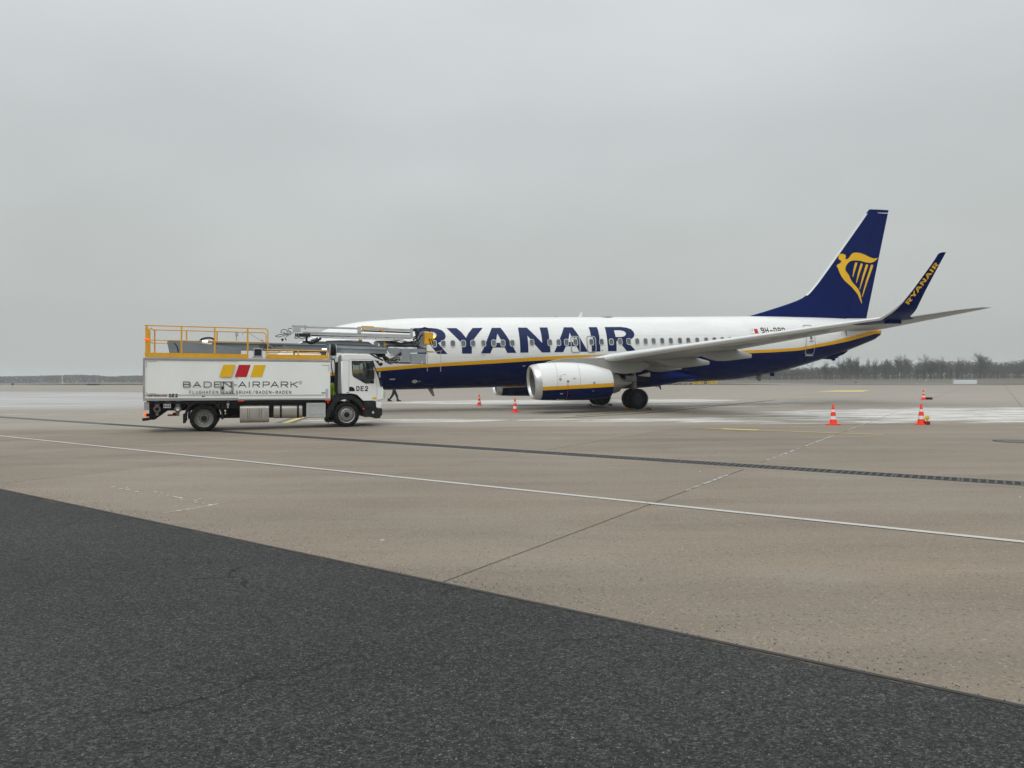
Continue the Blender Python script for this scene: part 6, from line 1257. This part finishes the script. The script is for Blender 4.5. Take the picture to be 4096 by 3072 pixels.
# ------------------------------------------------------------------ signs and things by the verge
g = ground(2820, 1539.5); g = Vector((at(2820, 157), 157, 0)); dv = math.atan2(E1.y, E1.x)+.30
sg = empty('taxiway_sign', g, .0); tag(sg, 'row of yellow taxiway direction panels and one black panel in the grass', 'sign')
PW = .0
x0 = at(2769.5, 157)-g.x; x1 = at(2870.5, 157)-g.x; zz0, zz1 = .28, .86
seg = [('<03', 0, .255, 0), ('<S', .262, .45, 0), ('K', .468, .58, 1), ('S>', .592, .76, 0), ('21>', .768, 1, 0)]
for txt, a, b, blk in seg:
    xa, xb = lerp(x0, x1, a), lerp(x0, x1, b)
    p = MB().box((xa, -.1, zz0), (xb-.02, .1, zz1)).build('panel', M_['ink'] if blk else M_['signyel'], sg, ang=0, bevel=.01)
    n = len(txt); wch = (xb-xa)*.8/n; text_mb([(c, xa+(xb-xa)*.1+i*wch+wch*.1, zz0+.12, wch*.78, .36, .075) for i, c in enumerate(txt)], lambda x, z: (x, -.104, z)).build('legend', M_['signyel'] if blk else M_['ink'], p, ang=0)
    for q in (.2, .8): MB().box((lerp(xa, xb, q)-.03, -.03, 0), (lerp(xa, xb, q)+.03, .03, zz0)).build('leg', M_['ltgrey'], sg, ang=0)
Y_ = 136; xa, xb = at(3814, Y_), at(3906, Y_); o = empty('white_barrier', ((xa+xb)/2, Y_, 0)); tag(o, 'long low white board standing on the grass before the trees', 'barrier')
w = (xb-xa)/2; MB().box((-w, -.15, .03), (w, .15, .83)).build('board', M_['barrier'], o, ang=0, bevel=.015); MB().box((-w, -.2, .83), (-w+.45, .2, .90)).build('cap', M_['white'], o, ang=0)
for q in (-.9, -.3, .3, .9): MB().box((w*q-.05, .15, 0), (w*q+.05, .5, .5)).build('stay', M_['ltgrey'], o, ang=0)
def marker(px, Y, h, w, mat, label, name='marker_post', cat='marker post', grp=None):
    o = empty(name, (at(px, Y), Y, 0)); tag(o, label, cat, grp); MB().tube([(0, 0, 0), (0, 0, h*.75)], w*.3, 8).build('post', M_['ltgrey'], o); MB().box((-w/2, -w/2, h*.72), (w/2, w/2, h)).build('head', mat, o, ang=0, bevel=.02)
marker(50, 200, 1.25, .5, M_['dark'], 'dark equipment post with a pale top at the far left edge of the apron')
marker(3423, 148, .42, .34, M_['dark'], 'low dark runway lamp pair right of the tail, on the verge', 'runway_lamp', 'runway lamp'); marker(3669, 150, .5, .14, M_['dark'], 'small black marker stake in the grass left of the white board', 'marker_stake', 'marker stake'); marker(3704, 190, .55, .3, M_['white'], 'small white lamp on the taxiway behind the verge', 'runway_lamp', 'runway lamp')
o = empty('lattice_mast', (at(249, 560), 560, 0)); tag(o, 'slim white and grey lattice mast in front of the distant wood', 'mast')
m = MB()
for a, b in ((-.35, 0), (.35, 0), (0, .5)): m.tube([(a, b, 0), (a*.7, b*.7, 6.2)], .09, 4)
for i in range(9): z = i*.69; m.tube([(-.35, 0, z), (.35, 0, z+.69)], .06, 4)
m.build('lattice', M_['white'], o, ang=0); MB().box((-.9, -.5, 0), (1.7, .5, .9)).build('hut', paint('hut_pale', (.45,.4,.36), .7), o, ang=0)
for px0, px1, l in ((350, 377, 'left one of two long low dark containers on the horizon'), (380, 396, 'right, shorter one of two low dark containers on the horizon')):
    o = empty('container', ((at(px0, 300)+at(px1, 300))/2, 300, 0)); tag(o, l, 'container', 'dark containers on the horizon'); w = (at(px1, 300)-at(px0, 300))/2; MB().box((-w, -.8, .1), (w, .8, .62)).build('body', M_['dark'], o, ang=0); MB().box((-w+.1, -.6, 0), (w-.1, .6, .1)).build('skid', M_['black'], o, ang=0)

# ------------------------------------------------------------------ winter trees
def tree_geo(H, spread, seed, levels=5, up=.55, twigs=1.0, trunk=.35, narrow=1.0, flat=True):
    R_ = random.Random(seed); m = MB()
    def seg(p, q, r0, r1, n=3):
        d = (q-p); 
        if d.length < 1e-4: return
        d.normalize(); a = d.orthogonal().normalized(); b = d.cross(a); k = len(m.v)
        m.v += [tuple(p+(a*cos(2*pi*i/n)+b*sin(2*pi*i/n))*r0) for i in range(n)]+[tuple(q+(a*cos(2*pi*i/n)+b*sin(2*pi*i/n))*r1) for i in range(n)]
        m.f += [(k+i, k+(i+1) % n, k+n+(i+1) % n, k+n+i) for i in range(n)]
    def grow(p, d, L, r, lv):
        steps = 3 if lv > 1 else 2; q = p
        for i in range(steps):
            d = (d+Vector((R_.gauss(0, .13), R_.gauss(0, .13), R_.gauss(0, .06)+.05*up))).normalized(); e = q+d*L/steps; r1 = r*(.84 if lv else .6)
            if lv <= 1: r = max(r, H*.0017)
            if lv == 1 and flat:
                a = d.orthogonal().normalized()*r; k = len(m.v); m.v += [tuple(q-a), tuple(q+a), tuple(e+a*.8), tuple(e-a*.8)]; m.f.append((k, k+1, k+2, k+3))
            elif lv == 0:
                a = d.orthogonal().normalized()*r; k = len(m.v); m.v += [tuple(q-a), tuple(q+a), tuple(e)]; m.f.append((k, k+1, k+2))
            else: seg(q, e, r, r1, 5 if lv >= levels-1 else 3)
            r = r1; q = e
            if lv > 0 and (i < steps-1):
                for _ in range(R_.choice((1, 1, 2)) if lv > 1 else int(1+2*twigs*R_.random())):
                    ax = d.orthogonal().normalized(); ax.rotate(Matrix.Rotation(R_.uniform(0, 2*pi), 3, d)); dd = (d*R_.uniform(.7, 1.0)+ax*R_.uniform(.45, .9)*spread+Vector((0, 0, up*.4))).normalized(); grow(q, dd, L*R_.uniform(.5, .75), r*.62, lv-1)
        if lv > 0:
            for _ in range(2 if lv > 1 else int(2+2*twigs)):
                ax = d.orthogonal().normalized(); ax.rotate(Matrix.Rotation(R_.uniform(0, 2*pi), 3, d)); dd = (d+ax*R_.uniform(.25, .65)*spread+Vector((0, 0, up*.3))).normalized(); grow(q, dd, L*R_.uniform(.6, .8), r*.72, lv-1)
    t0 = len(m.f); th = H*trunk; seg(Vector((0, 0, -.1)), Vector((0, 0, th)), H*.021, H*.016, 7); nt_ = len(m.f)
    for k in range(R_.choice((3, 4, 4))):
        q = 2*pi*k/4+R_.uniform(-.5, .5); grow(Vector((0, 0, th*R_.uniform(.8, 1.0))), Vector((cos(q)*spread*.55, sin(q)*spread*.55, 1)).normalized(), H*.23, H*.0115, levels)
    grow(Vector((0, 0, th)), Vector((0, 0, 1)), H*.27, H*.014, levels)
    top = max(v[2] for v in m.v); f = H/top; m.v = [(v[0]*narrow, v[1]*narrow, v[2]*f) for v in m.v]
    return m, nt_
def tree_obj(name, x, y, m, nt_, label, cat, grp, mat):
    o = empty(name, (x, y, 0), random.uniform(0, 6))
    a = MB(); k = max(max(f) for f in m.f[:nt_])+1; a.v = m.v[:k]; a.f = m.f[:nt_]; a.build('trunk', mat, o, ang=0)
    b = MB(); b.v = m.v[k:]; b.f = [tuple(i-k for i in f) for f in m.f[nt_:]]; b.build('crown', mat, o, ang=0); tag(o, label, cat, grp); return o
TY = 345
def hgt(px_top, py_top, Y, base=1516): return CAM_H+(ray(px_top, py_top).z/ray(px_top, py_top).y)*Y
G_ = 'bare winter trees along the far side of the runway'
TREES = [ # zoomed x, top y, spread, narrow, levels, label
 (265,148,1.0,1.0,5,'broad bare tree just right of the jet belly, leftmost tall one'), (420,112,.85,.95,5,'tall bare tree with feathery crown, first of three close together'), (505,93,.7,.75,5,'tall bare tree in the middle of three close together, ivy-dark trunk'), (568,103,.8,.8,5,'bare tree at the right of three close together'),
 (680,100,.35,.45,5,'narrow upright poplar-like bare tree'), (742,125,.6,.7,4,'small thin bare tree beside the narrow poplar'), (850,128,.9,1.0,5,'low rounded bare tree between poplar and twin-crowned tree'), (1000,84,1.0,1.05,5,'large spreading bare tree with open forked crown'), (1066,113,.6,.6,5,'crooked slender bare tree right of the large forked one'),
 (1295,72,1.1,1.15,5,'largest dense fan-shaped bare tree near the middle of the right wood'), (1410,104,.8,.8,4,'bare tree with clumps just right of the fan-shaped one'), (1605,110,1.0,1.1,4,'bare tree crown with dark mistletoe clumps left of the white board'), (1808,58,.75,.85,5,'tallest forked bare tree behind the white board')]
for i, (zx, zy, sp, nr, lv, lab) in enumerate(TREES):
    px, py = 3200+zx/2.469, 1380+zy/2.469; Y = TY-12+random.uniform(-4, 4); H = hgt(px, py, Y); m, n_t = tree_geo(H, sp, 100+i, lv, .5, .95, random.uniform(.16, .26), nr); tree_obj('bare_tree', at(px, Y), Y, m, n_t, lab, 'tree', G_, M_['bark'])
# small conifers in front of the wood
def conifer(H, seed):
    R_ = random.Random(seed); m = MB()
    for i in range(900):
        t_ = R_.random()**.8; z = H*(.06+.94*t_); r = H*.23*(1-t_)**.85*R_.uniform(.35, 1); q = R_.uniform(0, 2*pi); w = H*.045*R_.uniform(.5, 1.3)
        p = Vector((r*cos(q), r*sin(q), z-r*.25)); d = Vector((cos(q), sin(q), -.35))*w; s = Vector((-sin(q), cos(q), R_.uniform(-.3, .3)))*w*.5
        m.add([p-s, p+s, p+d], [(0, 1, 2)])
    return m
CON = [(1165,243),(1222,247),(1284,272),(1330,280),(1370,286),(1400,272),(1443,243),(1488,236),(1556,206),(1775,215),(1905,265)]
for i, (zx, zy) in enumerate(CON):
    px, py = 3200+zx/2.469, 1380+zy/2.469; Y = TY-22; H = hgt(px, py, Y); o = empty('conifer', (at(px, Y), Y, 0)); tag(o, 'small dark conifer before the bare wood, %s' % ('leftmost of the row', 'second from the left', 'squat one in the first gap', 'tiny one among the middle row', 'shortest one of the row', 'slender one left of the close pair', 'left one of the close pair', 'right one of the close pair', 'tallest dark spire left of the white board', 'one beside the tallest forked tree', 'rightmost low bushy one')[i], 'conifer', 'dark conifers in front of the wood')
    conifer(H, i).build('crown', M_['conifer'], o, ang=0); MB().tube([(0, 0, 0), (0, 0, H*.5)], H*.02, 5).build('trunk', M_['bark'], o)
# the wood behind, one mass of bare crowns
protos = [tree_geo(10, .9, 500+i, 3, .6, 1.6, .18, 1)[0] for i in range(6)]
far_protos = [tree_geo(10, 1.0, 600+i, 2, .6, 1.6, .2, 1.2)[0] for i in range(5)]
print('PROTO', [len(p.f) for p in protos], [len(p.f) for p in far_protos])
def mass(name, spots, mat, label, protos):
    vs = []; fs = []
    for (x, y, h, w) in spots:
        P = random.choice(protos); k = len(vs); f = h/10; a = random.uniform(0, 6); c, s = cos(a), sin(a)
        vs += [(x+(v[0]*c-v[1]*s)*f*w, y+(v[0]*s+v[1]*c)*f*w, v[2]*f) for v in P.v]; fs += [tuple(k+i for i in q) for q in P.f]
    me = bpy.data.meshes.new(name); me.from_pydata(vs, [], fs); me.materials.append(mat); o = bpy.data.objects.new(name, me); COL.objects.link(o); o['kind'] = 'stuff'; o['label'] = label; o['category'] = 'wood'; return o
def prof_right(px): return interp(px, [(2600,1475),(2950,1470),(3150,1464),(3300,1462),(3420,1456),(3500,1452),(3600,1450),(3700,1444),(3800,1436),(3900,1438),(4000,1444),(4096,1433),(4500,1440)])
spots = []
for i in range(560):
    px = random.uniform(2500, 4500); Y = TY+random.uniform(0, 60); H = hgt(px, prof_right(px)+random.uniform(0, 22), Y); spots.append((at(px, Y), Y, max(3, H), random.uniform(.8, 1.2)))
for i in range(110):
    px = random.uniform(2500, 4400); Y = TY-14+random.uniform(0, 12); spots.append((at(px, Y), Y, random.uniform(2, 4.5), 1.5))
mass('wood', spots, M_['bark'], 'grey leafless wood beyond the runway on the right', protos)
def prof_left(px): return interp(px, [(-400,1508),(0,1506),(140,1503.5),(260,1500),(330,1499),(400,1502),(440,1506),(500,1503),(560,1501),(700,1500),(1200,1490),(2000,1482),(2600,1478)])
spots = []
for i in range(420):
    px = random.uniform(-500, 2600); Y = 700+random.uniform(0, 60) if px < 1200 else lerp(700, 400, (px-1200)/1400)+random.uniform(0, 40); H = hgt(px, prof_left(px)+random.uniform(-.5, 5), Y); spots.append((at(px, Y), Y, max(4, H), 1.25))
mass('far_wood', spots, M_['bark'], 'distant bluish line of bare woodland on the left horizon', far_protos)
# dark understorey so that the woods read as depth, not as a screen
def bushes(name, rngx, Yf, hf, n, label, ws=1, pf=None):
    m = MB()
    for i in range(n):
        px = random.uniform(*rngx); Y = Yf(px)+random.uniform(0, 30); h = hf()*random.random()**.6
        if pf: h = max(.5, (hgt(px, pf(px), Y)-hf())*random.random()**.75)
        a = random.uniform(0, 2*pi); w = random.uniform(.15, .6)*ws; p = Vector((at(px, Y), Y, h)); d = Vector((cos(a)*w, sin(a)*w*.4, random.uniform(-.4, .4)*w)); e = Vector((0, 0, w*random.uniform(.4, 1.1)))
        m.add([p-d, p+d, p+e], [(0, 1, 2)])
    o = m.build(name, M_['bark'], None, ang=0, kind='stuff'); o['label'] = label; o['category'] = 'undergrowth'; return o
bushes('undergrowth', (2500, 4500), lambda p: TY-8, lambda: random.uniform(.6, 3.0), 60000, 'tangled grey undergrowth and twigs at the foot of the right wood', .85, prof_right)
bushes('far_undergrowth', (-500, 2600), lambda p: 690 if p < 1200 else lerp(690, 395, (p-1200)/1400), lambda: random.uniform(.0, 1.0), 60000, 'undergrowth at the foot of the distant wood', 1.8, prof_left)
# perimeter fence
fe = empty('perimeter_fence', (at(3600, TY-30), TY-30, 0)); tag(fe, 'thin wire perimeter fence running along the foot of the wood', 'fence')
m = MB(); w_ = MB()
for i in range(150):
    x = -150+i*2.5; m.tube([(x, 0, 0), (x, 0, 2.2)], .035, 4)
for z in (.3, .8, 1.3, 1.8, 2.15): w_.box((-150, -.012, z-.008), (225, .012, z+.008))
fm_ = m.build('post_row', M_['panelgrey'], fe, ang=0); fm_['kind'] = 'stuff'; w_.build('wires', M_['panelgrey'], fe, ang=0)
for x in (-58, -30, 12): MB().tube([(x, -.3, 0), (x, -.3, 3.4)], .045, 6).build('tall_post', M_['ltgrey'], fe)

# ------------------------------------------------------------------ haze
hm = bpy.data.materials.new('haze'); hm.use_nodes = True; t = hm.node_tree; t.nodes.clear(); o_ = t.nodes.new('ShaderNodeOutputMaterial'); v_ = t.nodes.new('ShaderNodeVolumePrincipled')
v_.inputs['Color'].default_value = (.90, .95, .98, 1); v_.inputs['Density'].default_value = .00036; v_.inputs['Anisotropy'].default_value = 0; t.links.new(v_.outputs[0], o_.inputs['Volume'])
hz_ = MB().box((-BIG-20, -BIG-20, -1.1), (BIG+20, BIG+20, 22)).build('haze', hm, None, ang=0, kind='stuff')
